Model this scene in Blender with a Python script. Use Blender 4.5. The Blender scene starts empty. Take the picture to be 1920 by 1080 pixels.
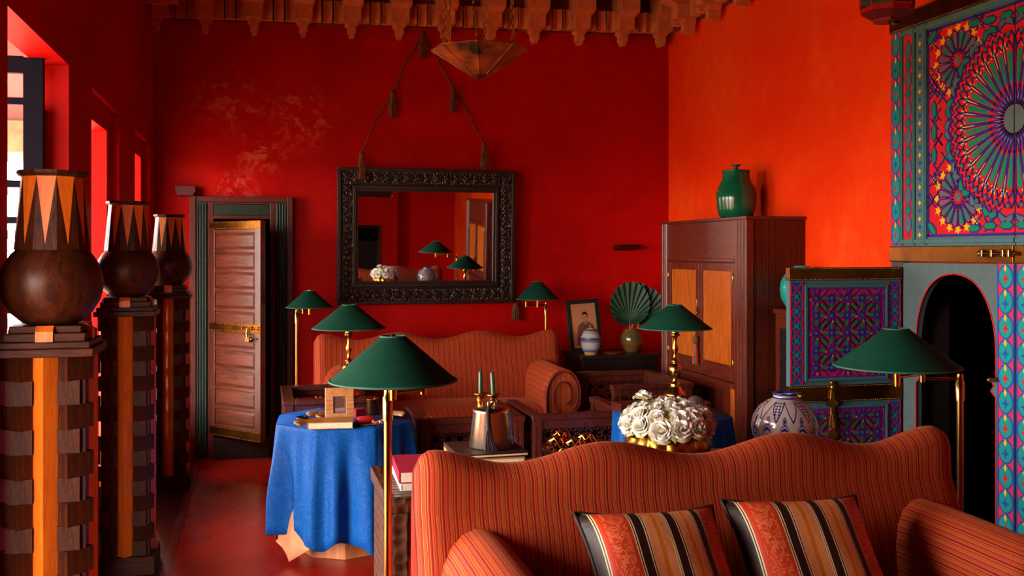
import bpy, bmesh, math, random
from mathutils import Matrix, Vector
random.seed(7)
PI = math.pi
SC = bpy.context.scene
COL = SC.collection

# ---------------------------------------------------------------- camera
FPX = 1867.0
YAW = math.atan(470 / FPX)
EYE = 1.6
cam_d = bpy.data.cameras.new('camera')
cam_d.sensor_width = 36.0
cam_d.lens = FPX / 1920 * 36
cam_d.shift_y = -68 / 1920
cam_d.clip_start = 0.05
cam = bpy.data.objects.new('camera', cam_d)
COL.objects.link(cam)
cam.location = (0, 0, EYE)
cam.rotation_euler = (PI / 2, 0, -YAW)
SC.camera = cam

# ---------------------------------------------------------------- world, daylight, exposure
world = bpy.data.worlds.new('sky')
SC.world = world
world.use_nodes = True
bg = world.node_tree.nodes['Background']
bg.inputs[0].default_value = (1.0, 0.95, 0.88, 1)
bg.inputs[1].default_value = 1.0
SC.view_settings.view_transform = 'Standard'
SC.view_settings.look = 'None'
SC.view_settings.gamma = 1
SC.view_settings.exposure = 5.15
SC.view_settings.use_curve_mapping = False
SC.cycles.max_bounces = 8
SC.cycles.diffuse_bounces = 5
SC.cycles.glossy_bounces = 5
SC.cycles.transmission_bounces = 6
SC.cycles.sample_clamp_indirect = 6
SC.cycles.caustics_reflective = False
SC.cycles.caustics_refractive = False

WX = -0.80           # left wall, room face
WT = 0.13            # its thickness
BY = 8.10            # back wall
RX = 3.45            # right wall
RY = -2.0            # wall behind the camera
CZ = 4.0             # ceiling
WINDOWS = [(2.1, 3.1, 0.30, 2.34), (3.54, 4.60, 0.0, 2.40), (5.37, 6.00, 0.45, 2.28), (7.08, 7.62, 0.45, 2.28)]

def portal(y0, y1, z0, z1):
    d = bpy.data.lights.new('window_daylight', 'AREA')
    d.shape = 'RECTANGLE'
    d.size = z1 - z0
    d.size_y = y1 - y0
    d.cycles.is_portal = True
    o = bpy.data.objects.new('window_daylight', d)
    COL.objects.link(o)
    o.location = (WX - WT - 0.01, (y0 + y1) / 2, (z0 + z1) / 2)
    o.rotation_euler = (0, -PI / 2, 0)
for w in WINDOWS:
    portal(*w)

# ---------------------------------------------------------------- helpers
def ray(px, py):
    u = (px - 960) / FPX
    return (math.sin(YAW) + u * math.cos(YAW), math.cos(YAW) - u * math.sin(YAW), (472 - py) / FPX)
def at_y(px, py, y):
    d = ray(px, py); t = y / d[1]
    return Vector((d[0] * t, y, EYE + d[2] * t))
def at_x(px, py, x):
    d = ray(px, py); t = x / d[0]
    return Vector((x, d[1] * t, EYE + d[2] * t))

def H(h):
    h = h.lstrip('#')
    r = []
    for i in (0, 2, 4):
        c = int(h[i:i + 2], 16) / 255
        r.append(c / 12.92 if c <= 0.04045 else ((c + 0.055) / 1.055) ** 2.4)
    return (r[0], r[1], r[2], 1)

class MB:
    """collects shapes, then links them as one mesh object"""
    def __init__(s):
        s.v = []; s.f = []; s.uv = []; s.sm = []
        s.M = None
    def add(s, verts, faces, smooth=False, uvs=None):
        n = len(s.v)
        if s.M is not None:
            verts = [tuple(s.M @ Vector(p)) for p in verts]
        s.v += [tuple(p) for p in verts]
        for i, fc in enumerate(faces):
            s.f.append(tuple(k + n for k in fc))
            s.sm.append(smooth)
            s.uv.append([uvs[k] for k in fc] if uvs else None)
        return s
    def box(s, lo, hi):
        x0, y0, z0 = lo; x1, y1, z1 = hi
        v = [(x0, y0, z0), (x1, y0, z0), (x1, y1, z0), (x0, y1, z0), (x0, y0, z1), (x1, y0, z1), (x1, y1, z1), (x0, y1, z1)]
        return s.add(v, [(0, 3, 2, 1), (4, 5, 6, 7), (0, 1, 5, 4), (1, 2, 6, 5), (2, 3, 7, 6), (3, 0, 4, 7)])
    def cbox(s, c, d, rz=0.0):
        hx, hy, hz = d[0] / 2, d[1] / 2, d[2] / 2
        cs, sn = math.cos(rz), math.sin(rz)
        v = []
        for z in (-hz, hz):
            for x, y in ((-hx, -hy), (hx, -hy), (hx, hy), (-hx, hy)):
                v.append((c[0] + x * cs - y * sn, c[1] + x * sn + y * cs, c[2] + z))
        return s.add(v, [(0, 3, 2, 1), (4, 5, 6, 7), (0, 1, 5, 4), (1, 2, 6, 5), (2, 3, 7, 6), (3, 0, 4, 7)])
    def prism(s, poly, a0, a1, axis='z'):
        """polygon extruded along an axis; poly gives the other two coordinates in order"""
        def p(q, a):
            if axis == 'z': return (q[0], q[1], a)
            if axis == 'y': return (q[0], a, q[1])
            return (a, q[0], q[1])
        n = len(poly)
        v = [p(q, a0) for q in poly] + [p(q, a1) for q in poly]
        f = [tuple(range(n - 1, -1, -1)), tuple(range(n, 2 * n))]
        f += [(i, (i + 1) % n, (i + 1) % n + n, i + n) for i in range(n)]
        return s.add(v, f)
    def lathe(s, prof, n=32, c=(0, 0, 0), smooth=True, rad=None, phase=0.0, caps=True):
        v = []; uv = []
        m = len(prof)
        for (r, z) in prof:
            for i in range(n):
                a = 2 * PI * i / n + phase
                k = rad(a, z) if rad else 1.0
                v.append((c[0] + r * k * math.cos(a), c[1] + r * k * math.sin(a), c[2] + z))
        f = []
        for j in range(m - 1):
            for i in range(n):
                i2 = (i + 1) % n
                f.append((j * n + i, j * n + i2, (j + 1) * n + i2, (j + 1) * n + i))
        s.add(v, f, smooth)
        if caps:
            if prof[0][0] > 1e-4: s.add(v[:n], [tuple(range(n - 1, -1, -1))])
            if prof[-1][0] > 1e-4: s.add(v[-n:], [tuple(range(n))])
        return s
    def tube(s, pts, r, n=8, closed=False, smooth=True):
        pts = [Vector(p) for p in pts]
        m = len(pts)
        rr = r if isinstance(r, (list, tuple)) else [r] * m
        v = []
        up = None
        for i, p in enumerate(pts):
            a = pts[(i - 1) % m] if (closed or i > 0) else p
            b = pts[(i + 1) % m] if (closed or i < m - 1) else p
            t = (b - a).normalized()
            if up is None:
                up = Vector((0, 0, 1)) if abs(t.z) < 0.9 else Vector((1, 0, 0))
            sd = t.cross(up)
            if sd.length < 1e-5:
                sd = t.orthogonal()
            sd.normalize()
            up = sd.cross(t).normalized()
            for k in range(n):
                q = 2 * PI * k / n
                v.append(tuple(p + sd * (rr[i] * math.cos(q)) + up * (rr[i] * math.sin(q))))
        f = []
        for i in range(m if closed else m - 1):
            j = (i + 1) % m
            for k in range(n):
                k2 = (k + 1) % n
                f.append((i * n + k, i * n + k2, j * n + k2, j * n + k))
        s.add(v, f, smooth)
        if not closed:
            s.add(v[:n], [tuple(range(n - 1, -1, -1))])
            s.add(v[-n:], [tuple(range(n))])
        return s
    def grid(s, rows, smooth=True, uvs=None, wrap=False):
        """rows: list of equally long point lists"""
        m = len(rows[0])
        v = [p for r in rows for p in r]
        uv = [p for r in uvs for p in r] if uvs else None
        f = []
        for j in range(len(rows) - 1):
            for i in range(m if wrap else m - 1):
                i2 = (i + 1) % m
                f.append((j * m + i, j * m + i2, (j + 1) * m + i2, (j + 1) * m + i))
        return s.add(v, f, smooth, uv)
    def sphere(s, c, r, n=16, m=10, sc=(1, 1, 1)):
        prof = [(max(1e-5, r * math.sin(PI * j / m)), -r * math.cos(PI * j / m)) for j in range(m + 1)]
        v = []
        for (q, z) in prof:
            for i in range(n):
                a = 2 * PI * i / n
                v.append((c[0] + q * math.cos(a) * sc[0], c[1] + q * math.sin(a) * sc[1], c[2] + z * sc[2]))
        f = [(j * n + i, j * n + (i + 1) % n, (j + 1) * n + (i + 1) % n, (j + 1) * n + i) for j in range(m) for i in range(n)]
        return s.add(v, f, True)
    def mesh(s, name):
        me = bpy.data.meshes.new(name)
        me.from_pydata(s.v, [], s.f)
        me.polygons.foreach_set('use_smooth', s.sm)
        if any(u for u in s.uv):
            l = me.uv_layers.new(name='UVMap')
            k = 0
            for u, fc in zip(s.uv, s.f):
                for i in range(len(fc)):
                    l.data[k].uv = u[i] if u else (0, 0)
                    k += 1
        me.validate()
        me.update()
        return me
    def build(s, name, mat, parent=None, bevel=0, loc=None, rz=None, seg=2):
        o = bpy.data.objects.new(name, s.mesh(name))
        COL.objects.link(o)
        if mat: o.data.materials.append(mat)
        if parent: o.parent = parent
        if loc is not None: o.location = loc
        if rz is not None: o.rotation_euler = (0, 0, rz)
        if bevel:
            b = o.modifiers.new('edge', 'BEVEL')
            b.width = bevel; b.segments = seg; b.limit_method = 'ANGLE'; b.angle_limit = 0.7
        return o

def tag(o, label, cat, group=None, kind=None):
    o['label'] = label
    if cat: o['category'] = cat
    if group: o['group'] = group
    if kind: o['kind'] = kind
    return o
def thing(name, label, cat, loc=(0, 0, 0), rz=0.0, group=None):
    o = bpy.data.objects.new(name, None)
    COL.objects.link(o)
    o.empty_display_size = 0.1
    o.location = loc
    o.rotation_euler = (0, 0, rz)
    return tag(o, label, cat, group)
def struct(o):
    o['kind'] = 'structure'
    return o
def inst(src, parent=None, loc=(0, 0, 0), rot=(0, 0, 0), scale=None):
    c = src.copy()
    COL.objects.link(c)
    c.parent = parent
    c.location = loc
    c.rotation_euler = rot
    if scale: c.scale = scale
    return c
def copy_tree(root, label, loc, rz=0.0):
    r = root.copy()
    COL.objects.link(r)
    r.location = loc; r.rotation_euler = (0, 0, rz)
    r['label'] = label
    for ch in list(root.children):
        c = ch.copy(); COL.objects.link(c); c.parent = r
        for g in list(ch.children):
            d = g.copy(); COL.objects.link(d); d.parent = c
    return r

# ---------------------------------------------------------------- materials
class X:
    """arithmetic on node sockets"""
    def __init__(s, nt, k): s.nt = nt; s.k = k
    def op(s, o, b=None, c=None, rev=False):
        n = s.nt.nodes.new('ShaderNodeMath'); n.operation = o
        args = [s, b, c]
        if rev: args = [b, s, c]
        for i, a in enumerate(args):
            if a is None: continue
            if isinstance(a, X): s.nt.links.new(a.k, n.inputs[i])
            else: n.inputs[i].default_value = a
        return X(s.nt, n.outputs[0])
    def __add__(s, b): return s.op('ADD', b)
    def __sub__(s, b): return s.op('SUBTRACT', b)
    def __rsub__(s, b): return s.op('SUBTRACT', b, rev=True)
    def __mul__(s, b): return s.op('MULTIPLY', b)
    def __truediv__(s, b): return s.op('DIVIDE', b)
    __radd__ = __add__; __rmul__ = __mul__
    def lt(s, b): return s.op('LESS_THAN', b)
    def gt(s, b): return s.op('GREATER_THAN', b)
    def abs(s): return s.op('ABSOLUTE')
    def fract(s): return s.op('FRACT')
    def sin(s): return s.op('SINE')
    def max(s, b): return s.op('MAXIMUM', b)
    def min(s, b): return s.op('MINIMUM', b)
    def sqrt(s): return s.op('SQRT')
    def atan2(s, b): return s.op('ARCTAN2', b)
    def clamp(s): return s.op('ADD', 0.0).op('MINIMUM', 1.0).op('MAXIMUM', 0.0)

def base_mat(name, rough=0.5, metal=0.0, spec=None, coat=0.0):
    m = bpy.data.materials.new(name)
    m.use_nodes = True
    b = m.node_tree.nodes['Principled BSDF']
    b.inputs['Roughness'].default_value = rough
    b.inputs['Metallic'].default_value = metal
    if spec is not None: b.inputs['Specular IOR Level'].default_value = spec
    if coat:
        b.inputs['Coat Weight'].default_value = coat
        b.inputs['Coat Roughness'].default_value = 0.15
    return m, m.node_tree, b
def coords(nt, scale=(1, 1, 1), which='Object'):
    t = nt.nodes.new('ShaderNodeTexCoord')
    mp = nt.nodes.new('ShaderNodeMapping')
    mp.inputs['Scale'].default_value = scale
    nt.links.new(t.outputs[which], mp.inputs['Vector'])
    return mp.outputs[0]
def sep(nt, vec):
    n = nt.nodes.new('ShaderNodeSeparateXYZ')
    nt.links.new(vec, n.inputs[0])
    return [X(nt, n.outputs[i]) for i in range(3)]
def noise(nt, vec, scale, detail=4, rough=0.55, dist=0.0):
    n = nt.nodes.new('ShaderNodeTexNoise')
    n.inputs['Scale'].default_value = scale
    n.inputs['Detail'].default_value = detail
    n.inputs['Roughness'].default_value = rough
    n.inputs['Distortion'].default_value = dist
    nt.links.new(vec, n.inputs['Vector'])
    return n.outputs['Fac']
def ramp(nt, fac, stops, const=False):
    r = nt.nodes.new('ShaderNodeValToRGB')
    if const: r.color_ramp.interpolation = 'CONSTANT'
    e = r.color_ramp.elements
    while len(e) < len(stops): e.new(0.5)
    for k, (p, c) in enumerate(stops):
        e[k].position = p; e[k].color = c
    nt.links.new(fac.k if isinstance(fac, X) else fac, r.inputs[0])
    return r.outputs[0]
def mix(nt, fac, a, b):
    n = nt.nodes.new('ShaderNodeMix'); n.data_type = 'RGBA'
    for i, q in ((0, fac), (6, a), (7, b)):
        if isinstance(q, X): nt.links.new(q.k, n.inputs[i])
        elif isinstance(q, (tuple, list, float, int)): n.inputs[i].default_value = q
        else: nt.links.new(q, n.inputs[i])
    return n.outputs[2]
def bump(nt, b, h, strength=0.3, dist=0.01):
    n = nt.nodes.new('ShaderNodeBump')
    n.inputs['Strength'].default_value = strength
    n.inputs['Distance'].default_value = dist
    nt.links.new(h.k if isinstance(h, X) else h, n.inputs['Height'])
    nt.links.new(n.outputs[0], b.inputs['Normal'])

def plain(name, c, rough=0.5, metal=0.0, var=0.0, vscale=20, bmp=0.0, c2=None, spec=None, coat=0.0, stretch=(1, 1, 1)):
    c = H(c) if isinstance(c, str) else c
    m, nt, b = base_mat(name, rough, metal, spec, coat)
    if c2 is not None or var or bmp:
        v = coords(nt, stretch)
        nz = noise(nt, v, vscale)
        c2 = H(c2) if isinstance(c2, str) else (c2 or tuple([k * (1 - var) for k in c[:3]] + [1]))
        nt.links.new(ramp(nt, nz, [(0.32, c2), (0.68, c)]), b.inputs['Base Color'])
        if bmp: bump(nt, b, nz, bmp)
    else:
        b.inputs['Base Color'].default_value = c
    return m
def wood(name, dark, light, rough=0.4, scale=6, grain=(14, 14, 1), bmp=0.15, coat=0.0, spec=None):
    m, nt, b = base_mat(name, rough, 0, spec, coat)
    v = coords(nt, grain)
    n1 = noise(nt, v, scale, 6, 0.6, 1.2)
    n2 = noise(nt, coords(nt, tuple(g * 5 for g in grain)), scale, 3, 0.6)
    f = X(nt, n1) * 0.75 + X(nt, n2) * 0.25
    nt.links.new(ramp(nt, f, [(0.36, H(dark)), (0.62, H(light))]), b.inputs['Base Color'])
    bump(nt, b, f, bmp, 0.004)
    return m

def plaster(name, c, c2, c3, rough=0.55, scuffs=()):
    m, nt, b = base_mat(name, rough, 0, 0.1)
    v = coords(nt)
    big = noise(nt, v, 0.9, 5, 0.6, 0.4)
    fine = noise(nt, v, 9, 6, 0.65)
    f = X(nt, big) * 0.65 + X(nt, fine) * 0.35
    col = ramp(nt, f, [(0.36, H(c2)), (0.5, H(c)), (0.64, H(c3))])
    if scuffs:
        # chalky patches on the plaster, each with its own place and outline
        g = nt.nodes.new('ShaderNodeNewGeometry')
        x, y, z = sep(nt, g.outputs['Position'])
        streak = X(nt, noise(nt, v, 7, 9, 0.75, 1.5))
        tot = None
        for (sx, sz, r) in scuffs:
            d = ((x - sx) * (x - sx) + (z - sz) * (z - sz)).sqrt()
            w = (1.0 - d / r).max(0.0)
            tot = w if tot is None else tot.max(w)
        fac = ((streak - 0.50) * 6.0 * tot).max(0.0).min(0.4)
        col = mix(nt, fac, col, H('#e07a68'))
    nt.links.new(col, b.inputs['Base Color'])
    bump(nt, b, f, 0.12, 0.01)
    return m

M = {}
M['wall'] = plaster('red_plaster', '#b40602', '#a00501', '#c20c04', scuffs=[(-0.25, 2.78, .33), (0.30, 2.68, .34), (0.0, 2.4, .24), (-.2, 2.05, .22)])
M['wall_orange_lit'] = plaster('orange_lit_plaster', '#f03c08', '#e83005', '#f65416', 0.6)  # lighter, more orange red; the tint partly stands in for stronger light here
M['ceiling'] = plain('clay_ceiling', '#40200f', 0.8, var=0.3, vscale=4)
M['cornice'] = plain('terracotta_plaster', '#d88850', 0.85, c2='#c06a36', vscale=12, bmp=0.2)
M['cornice_back'] = plain('brown_cornice_ground', '#7a3416', 0.85, var=0.3, vscale=6)
m, nt, b = base_mat('red_polished_floor', 0.28, 0, 0.5)
v = coords(nt)
nt.links.new(ramp(nt, noise(nt, v, 2.2, 7, 0.65, 0.6), [(0.3, H('#8a1406')), (0.55, H('#981807')), (0.75, H('#a42009'))]), b.inputs['Base Color'])
nt.links.new(ramp(nt, noise(nt, v, 5, 5), [(0.3, (0.24,) * 3 + (1,)), (0.7, (0.36,) * 3 + (1,))]), b.inputs['Roughness'])
M['floor'] = m
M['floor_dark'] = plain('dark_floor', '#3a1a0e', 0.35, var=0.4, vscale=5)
M['dark_void'] = plain('unlit_closet_plaster', '#2a1410', 0.9)  # dark colour stands in for the shade inside both doorways
M['black'] = plain('black_painted_metal', '#0c0c0e', 0.4)
M['brass'] = plain('polished_brass', '#c89a5c', 0.2, 1.0, c2='#b08040', vscale=8)
M['brass_dull'] = plain('aged_brass', '#c08a3a', 0.32, 1.0, c2='#8a5a22', vscale=9, bmp=0.15)
M['brass_sheet'] = plain('riveted_brass_sheet', '#8e561a', 0.34, 1.0, c2='#643a12', vscale=6, bmp=0.3)
M['gold'] = plain('warm_gold_brass', '#e8a24c', 0.22, 1.0, c2='#c88636', vscale=15)
M['copper'] = plain('patinated_copper', '#b85a1c', 0.5, 0.4, c2='#1e180e', vscale=8, bmp=0.25)
M['silver'] = plain('worn_tinned_copper', '#d0c8bc', 0.26, 1.0, c2='#b09878', vscale=6, bmp=0.08)
M['glass'] = None
g, nt, b = base_mat('window_glass', 0.02)
tb = nt.nodes.new('ShaderNodeBsdfTransparent')
mx = nt.nodes.new('ShaderNodeMixShader'); mx.inputs[0].default_value = 0.06
nt.links.new(tb.outputs[0], mx.inputs[1]); nt.links.new(b.outputs[0], mx.inputs[2])
nt.links.new(mx.outputs[0], nt.nodes['Material Output'].inputs[0])
M['glass'] = g
M['mirror'] = plain('mirror_silver', (0.86, 0.85, 0.84, 1), 0.015, 1.0)
M['wenge'] = wood('wenge_wood', '#180b06', '#4a2412', 0.5, 5, (16, 16, 2), spec=.15)
M['wenge_h'] = wood('wenge_wood_cross_grain', '#180b06', '#4a2412', 0.5, 5, (2, 16, 16), spec=.15)
M['wenge_vase'] = wood('turned_wenge', '#1c0d06', '#4c2510', 0.42, 4, (7, 7, 2.2), spec=.25)
M['honey'] = wood('honey_wood', '#b85a0e', '#d87c1c', 0.42, 4, (18, 18, 1.5), 0.08)
M['mahogany'] = wood('mahogany', '#38100a', '#70260e', 0.36, 5, (16, 16, 1.2), coat=0.2)
M['mahogany_h'] = wood('mahogany_cross_grain', '#38100a', '#6c240e', 0.36, 5, (16, 1.2, 16), coat=0.2)
M['teak'] = wood('orange_panel_wood', '#8a3406', '#c8661a', 0.36, 5, (16, 16, 0.9), coat=0.2)
M['reddoor'] = wood('red_brown_door_wood', '#331208', '#66301c', 0.36, 4, (1.5, 14, 14), 0.2, coat=0.2)
M['reddoor_v'] = wood('red_brown_stile_wood', '#331208', '#643020', 0.36, 4, (14, 14, 1.5), 0.2, coat=0.2)
M['redtrim'] = wood('red_stained_trim', '#3a0c05', '#641a0a', 0.45, 4, (14, 14, 1.5))
M['greentrim'] = wood('dark_green_painted_wood', '#0a1a12', '#163424', 0.5, 4, (14, 14, 1.5))
M['darkwood'] = wood('near_black_carved_wood', '#0c0605', '#1e0f0a', 0.4, 5, (8, 8, 2))
M['chairwood'] = wood('dark_red_walnut', '#240c06', '#5c2010', 0.38, 5, (10, 10, 4), coat=0.08)
M['framewood'] = wood('carved_dark_frame', '#120805', '#301609', 0.42, 7, (6, 6, 6), 0.5)
M['carved'] = None
m, nt, b = base_mat('carved_walnut_relief', 0.42)
v = coords(nt)
vo = nt.nodes.new('ShaderNodeTexVoronoi'); vo.feature = 'DISTANCE_TO_EDGE'; vo.inputs['Scale'].default_value = 42
nt.links.new(v, vo.inputs['Vector'])
nt.links.new(ramp(nt, vo.outputs['Distance'], [(0.0, H('#3a1a0c')), (0.16, H('#221008')), (0.4, H('#0a0403'))]), b.inputs['Base Color'])
bump(nt, b, 1.0 - X(nt, vo.outputs['Distance']) * 2.0, 0.8, 0.01)
M['carved'] = m
m, nt, b = base_mat('chip_carved_dark_wood', 0.4)
v = coords(nt)
vo = nt.nodes.new('ShaderNodeTexVoronoi'); vo.feature = 'F1'; vo.inputs['Scale'].default_value = 26
vo.inputs['Randomness'].default_value = 0.35
nt.links.new(v, vo.inputs['Vector'])
nt.links.new(ramp(nt, vo.outputs['Distance'], [(0.12, H('#140a06')), (0.3, H('#3c2014')), (0.6, H('#51301e'))]), b.inputs['Base Color'])
bump(nt, b, X(nt, vo.outputs['Distance']), 0.7, 0.015)
M['chip'] = m

def fabric_stripes():
    m, nt, b = base_mat('striped_sofa_fabric', 0.75, 0, 0.2)
    t = nt.nodes.new('ShaderNodeTexCoord')
    x, y, z = sep(nt, t.outputs['UV'])
    f = (x / 0.040).fract()
    O, D, G, Rr, P = H('#c04418'), H('#5a0e06'), H('#d48e38'), H('#9c2210'), H('#bc5440')
    st = [(0, O), (.10, D), (.14, G), (.17, D), (.20, Rr), (.32, G), (.345, Rr), (.44, D), (.52, O), (.60, P), (.635, D), (.67, O), (.76, Rr), (.86, D), (.90, G), (.93, D), (.96, O)]
    c = ramp(nt, f, st, True)
    w = noise(nt, coords(nt, (60, 60, 12)), 8, 3)
    c = mix(nt, X(nt, w) * 0.35, c, H('#6a180a'))
    nt.links.new(c, b.inputs['Base Color'])
    b.inputs['Sheen Weight'].default_value = 0.25
    b.inputs['Sheen Roughness'].default_value = 0.4
    b.inputs['Sheen Tint'].default_value = H('#c07858')
    return m
M['stripe'] = fabric_stripes()
M['piping'] = plain('dark_sofa_piping', '#5a1608', 0.7)
M['shade'] = plain('green_lamp_shade', '#08402f', 0.8, var=0.12, vscale=30, c2='#073828', spec=0.15)
M['shade_in'] = plain('pale_shade_lining', '#d8d0b8', 0.8)
M['shade_trim'] = plain('pale_green_shade_binding', '#24604a', 0.7)
def cloth_blue():
    m, nt, b = base_mat('blue_damask', 0.55, 0, 0.15)
    v = coords(nt)
    n = noise(nt, v, 11, 3, 0.5, 2.5)
    f = (X(nt, n) * 7.0).fract()
    c = ramp(nt, f, [(0.0, H('#044692')), (0.5, H('#064c9a')), (0.8, H('#125ca8'))])
    nt.links.new(c, b.inputs['Base Color'])
    bump(nt, b, f, 0.10, 0.004)
    return m
M['blue'] = cloth_blue()
M['peach'] = plain('peach_undercloth', '#e09468', 0.8, var=0.2, vscale=40, bmp=0.1)
M['plinth'] = wood('pale_plinth_wood', '#a85a2c', '#d08850', 0.5)
M['white'] = plain('white_painted', '#d8d4cc', 0.5)
M['paper'] = plain('book_pages', '#d9ccb0', 0.8, var=0.15, vscale=60)
M['rose'] = None
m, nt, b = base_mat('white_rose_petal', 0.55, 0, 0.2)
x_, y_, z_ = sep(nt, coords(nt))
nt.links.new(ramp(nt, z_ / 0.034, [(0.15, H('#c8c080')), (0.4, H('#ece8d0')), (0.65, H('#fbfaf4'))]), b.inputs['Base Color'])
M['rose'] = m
M['rose_heart'] = plain('cream_rose_heart', '#e8d99a', 0.6)
M['leafgreen'] = plain('rose_leaf_green', '#4c7a2c', 0.5, var=0.3)
M['jade'] = plain('green_glazed_jar', '#0f6a48', 0.22, c2='#0a4c34', vscale=5, coat=0.4)
M['turq'] = plain('turquoise_glaze', '#2aa892', 0.28, c2='#1e8c7c', vscale=6, coat=0.3)
M['palm'] = plain('dried_palm_green', '#2c5238', 0.6, c2='#1c3a28', vscale=14)
M['palmstem'] = plain('palm_stalk', '#b8752c', 0.6)
M['rope'] = plain('brown_hemp_rope', '#7a4620', 0.85, c2='#4a2812', vscale=60, bmp=0.3)
M['purple_tassel'] = plain('dark_plum_silk', '#1a0a14', 0.7, c2='#2e1624', vscale=60)
M['candle'] = plain('dark_green_wax', '#1c4a2c', 0.4)
M['redcloth'] = plain('red_cloth', '#c01c20', 0.8, var=0.2)
M['wine'] = plain('wine_red_leather', '#7c201c', 0.5, var=0.2)
M['navy'] = plain('navy_gloss_paint', '#030410', 0.6, spec=0.05)
M['skyblue'] = plain('sky_blue_paint', '#4a78b4', 0.5)
M['shell'] = plain('striped_shell', '#c89a6a', 0.35, c2='#6e3c20', vscale=30, stretch=(1, 1, 4))
M['stone'] = plain('carved_grey_metal', '#8a8078', 0.35, 0.6, c2='#4a423c', vscale=40, bmp=0.4)
# ================================================================ THE ROOM
def slab(name, lo, hi, mat):
    return struct(MB().box(lo, hi).build(name, mat))
slab('floor', (-0.44, RY - .2, -0.12), (RX + .2, BY + .2, 0.0), M['floor'])
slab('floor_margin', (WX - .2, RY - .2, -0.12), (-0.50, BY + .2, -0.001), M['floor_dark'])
# stencilled border strip let into the floor
m, nt, b = base_mat('stencilled_border', 0.35)
x_, y_, z_ = sep(nt, coords(nt))
tt = (y_ / 0.035).fract()
edge = ((x_ + 0.47).abs()).gt(0.022)
c_ = mix(nt, tt.gt(0.5), H('#8a4a22'), H('#3a140a'))
nt.links.new(mix(nt, edge, c_, H('#180a08')), b.inputs['Base Color'])
slab('trim_1', (-0.50, RY - .2, -0.12), (-0.44, BY + .2, 0.0), m)
slab('ceiling', (WX - .2, RY - .2, CZ), (RX + .2, BY + .2, CZ + .15), M['ceiling'])

# left wall with its window openings and the shallow niches round the two narrow ones
def wall_left():
    mb = MB()
    x0, x1 = WX - WT, WX
    y = RY - 0.2
    for (a, b_, z0, z1) in WINDOWS:
        narrow = z0 > 0 and a > 4
        if narrow:
            na, nb = a - 0.18, min(b_ + 0.16, BY - .28)
            mb.box((x0, y, 0), (x1, na, CZ))
            # niche: wall is 4 cm thinner here
            mb.box((x0, na, 2.40), (x1, nb, CZ))
            mb.box((x0, na, 0), (x1, nb, 0.30))
            xr = x1 - 0.045
            mb.box((x0, na, 0.30), (xr, nb, z0))
            mb.box((x0, na, z1), (xr, nb, 2.40))
            mb.box((x0, na, z0), (xr, a, z1))
            mb.box((x0, b_, z0), (xr, nb, z1))
            y = nb
        else:
            mb.box((x0, y, 0), (x1, a, CZ))
            mb.box((x0, a, z1), (x1, b_, CZ))
            if z0 > 0: mb.box((x0, a, 0), (x1, b_, z0))
            y = b_
    mb.box((x0, y, 0), (x1, BY + .2, CZ))
    struct(mb.build('wall_left', M['wall']))
wall_left()

# back wall with the doorway
DX0, DX1, DZ0, DZ1 = -0.36, 0.10, 0.17, 1.86
mb = MB()
mb.box((WX - .2, BY, 0), (DX0, BY + .2, CZ)).box((DX1, BY, 0), (RX + .2, BY + .2, CZ))
mb.box((DX0, BY, DZ1), (DX1, BY + .2, CZ)).box((DX0, BY, 0), (DX1, BY + .2, DZ0))
struct(mb.build('wall_back', M['wall']))
mb = MB()
mb.box((DX0 - .2, BY + 1.2, 0), (DX1 + .6, BY + 1.25, 2.2)).box((DX0 - .25, BY + .2, 0), (DX0 - .2, BY + 1.25, 2.2))
mb.box((DX1 + .6, BY + .2, 0), (DX1 + .65, BY + 1.25, 2.2)).box((DX0 - .25, BY + .2, 2.2), (DX1 + .65, BY + 1.25, 2.25)).box((DX0 - .25, BY + .2, .1), (DX1 + .65, BY + 1.25, .16))
struct(mb.build('wall_passage', M['dark_void']))

# right wall with the doorway behind the painted doors
AY0, AY1, AZ = 4.0, 4.72, 1.54
mb = MB()
mb.box((RX, RY - .2, 0), (RX + .2, AY0, CZ)).box((RX, AY1, 0), (RX + .2, BY + .2, CZ)).box((RX, AY0, AZ), (RX + .2, AY1, CZ))
struct(mb.build('wall_right', M['wall_orange_lit']))
mb = MB()
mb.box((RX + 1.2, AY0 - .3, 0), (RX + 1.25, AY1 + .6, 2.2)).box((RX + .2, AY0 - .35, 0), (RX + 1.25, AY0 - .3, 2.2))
mb.box((RX + .005, AY1 - .02, 0), (RX + .2, AY1, AZ)).box((RX + .005, AY0, 0), (RX + .2, AY0 + .02, AZ)).box((RX + .005, AY0, AZ - .02), (RX + .2, AY1, AZ))  # dark lining added over the wall edge so the opening reads as shade
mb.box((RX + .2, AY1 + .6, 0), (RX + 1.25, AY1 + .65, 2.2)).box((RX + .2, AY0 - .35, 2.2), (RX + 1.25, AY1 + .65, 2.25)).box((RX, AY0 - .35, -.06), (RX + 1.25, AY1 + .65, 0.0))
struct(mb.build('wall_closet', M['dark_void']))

# wall behind the camera with the chimney breast (seen in the mirror)
mb = MB()
mb.box((WX - .2, RY - .2, 0), (RX + .2, RY, CZ))
mb.box((0.5, RY, 0), (0.95, RY + .35, CZ)).box((2.08, RY, 0), (2.35, RY + .35, CZ)).box((0.95, RY, 1.25), (2.08, RY + .35, CZ))
struct(mb.build('wall_rear', M['wall']))

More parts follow.
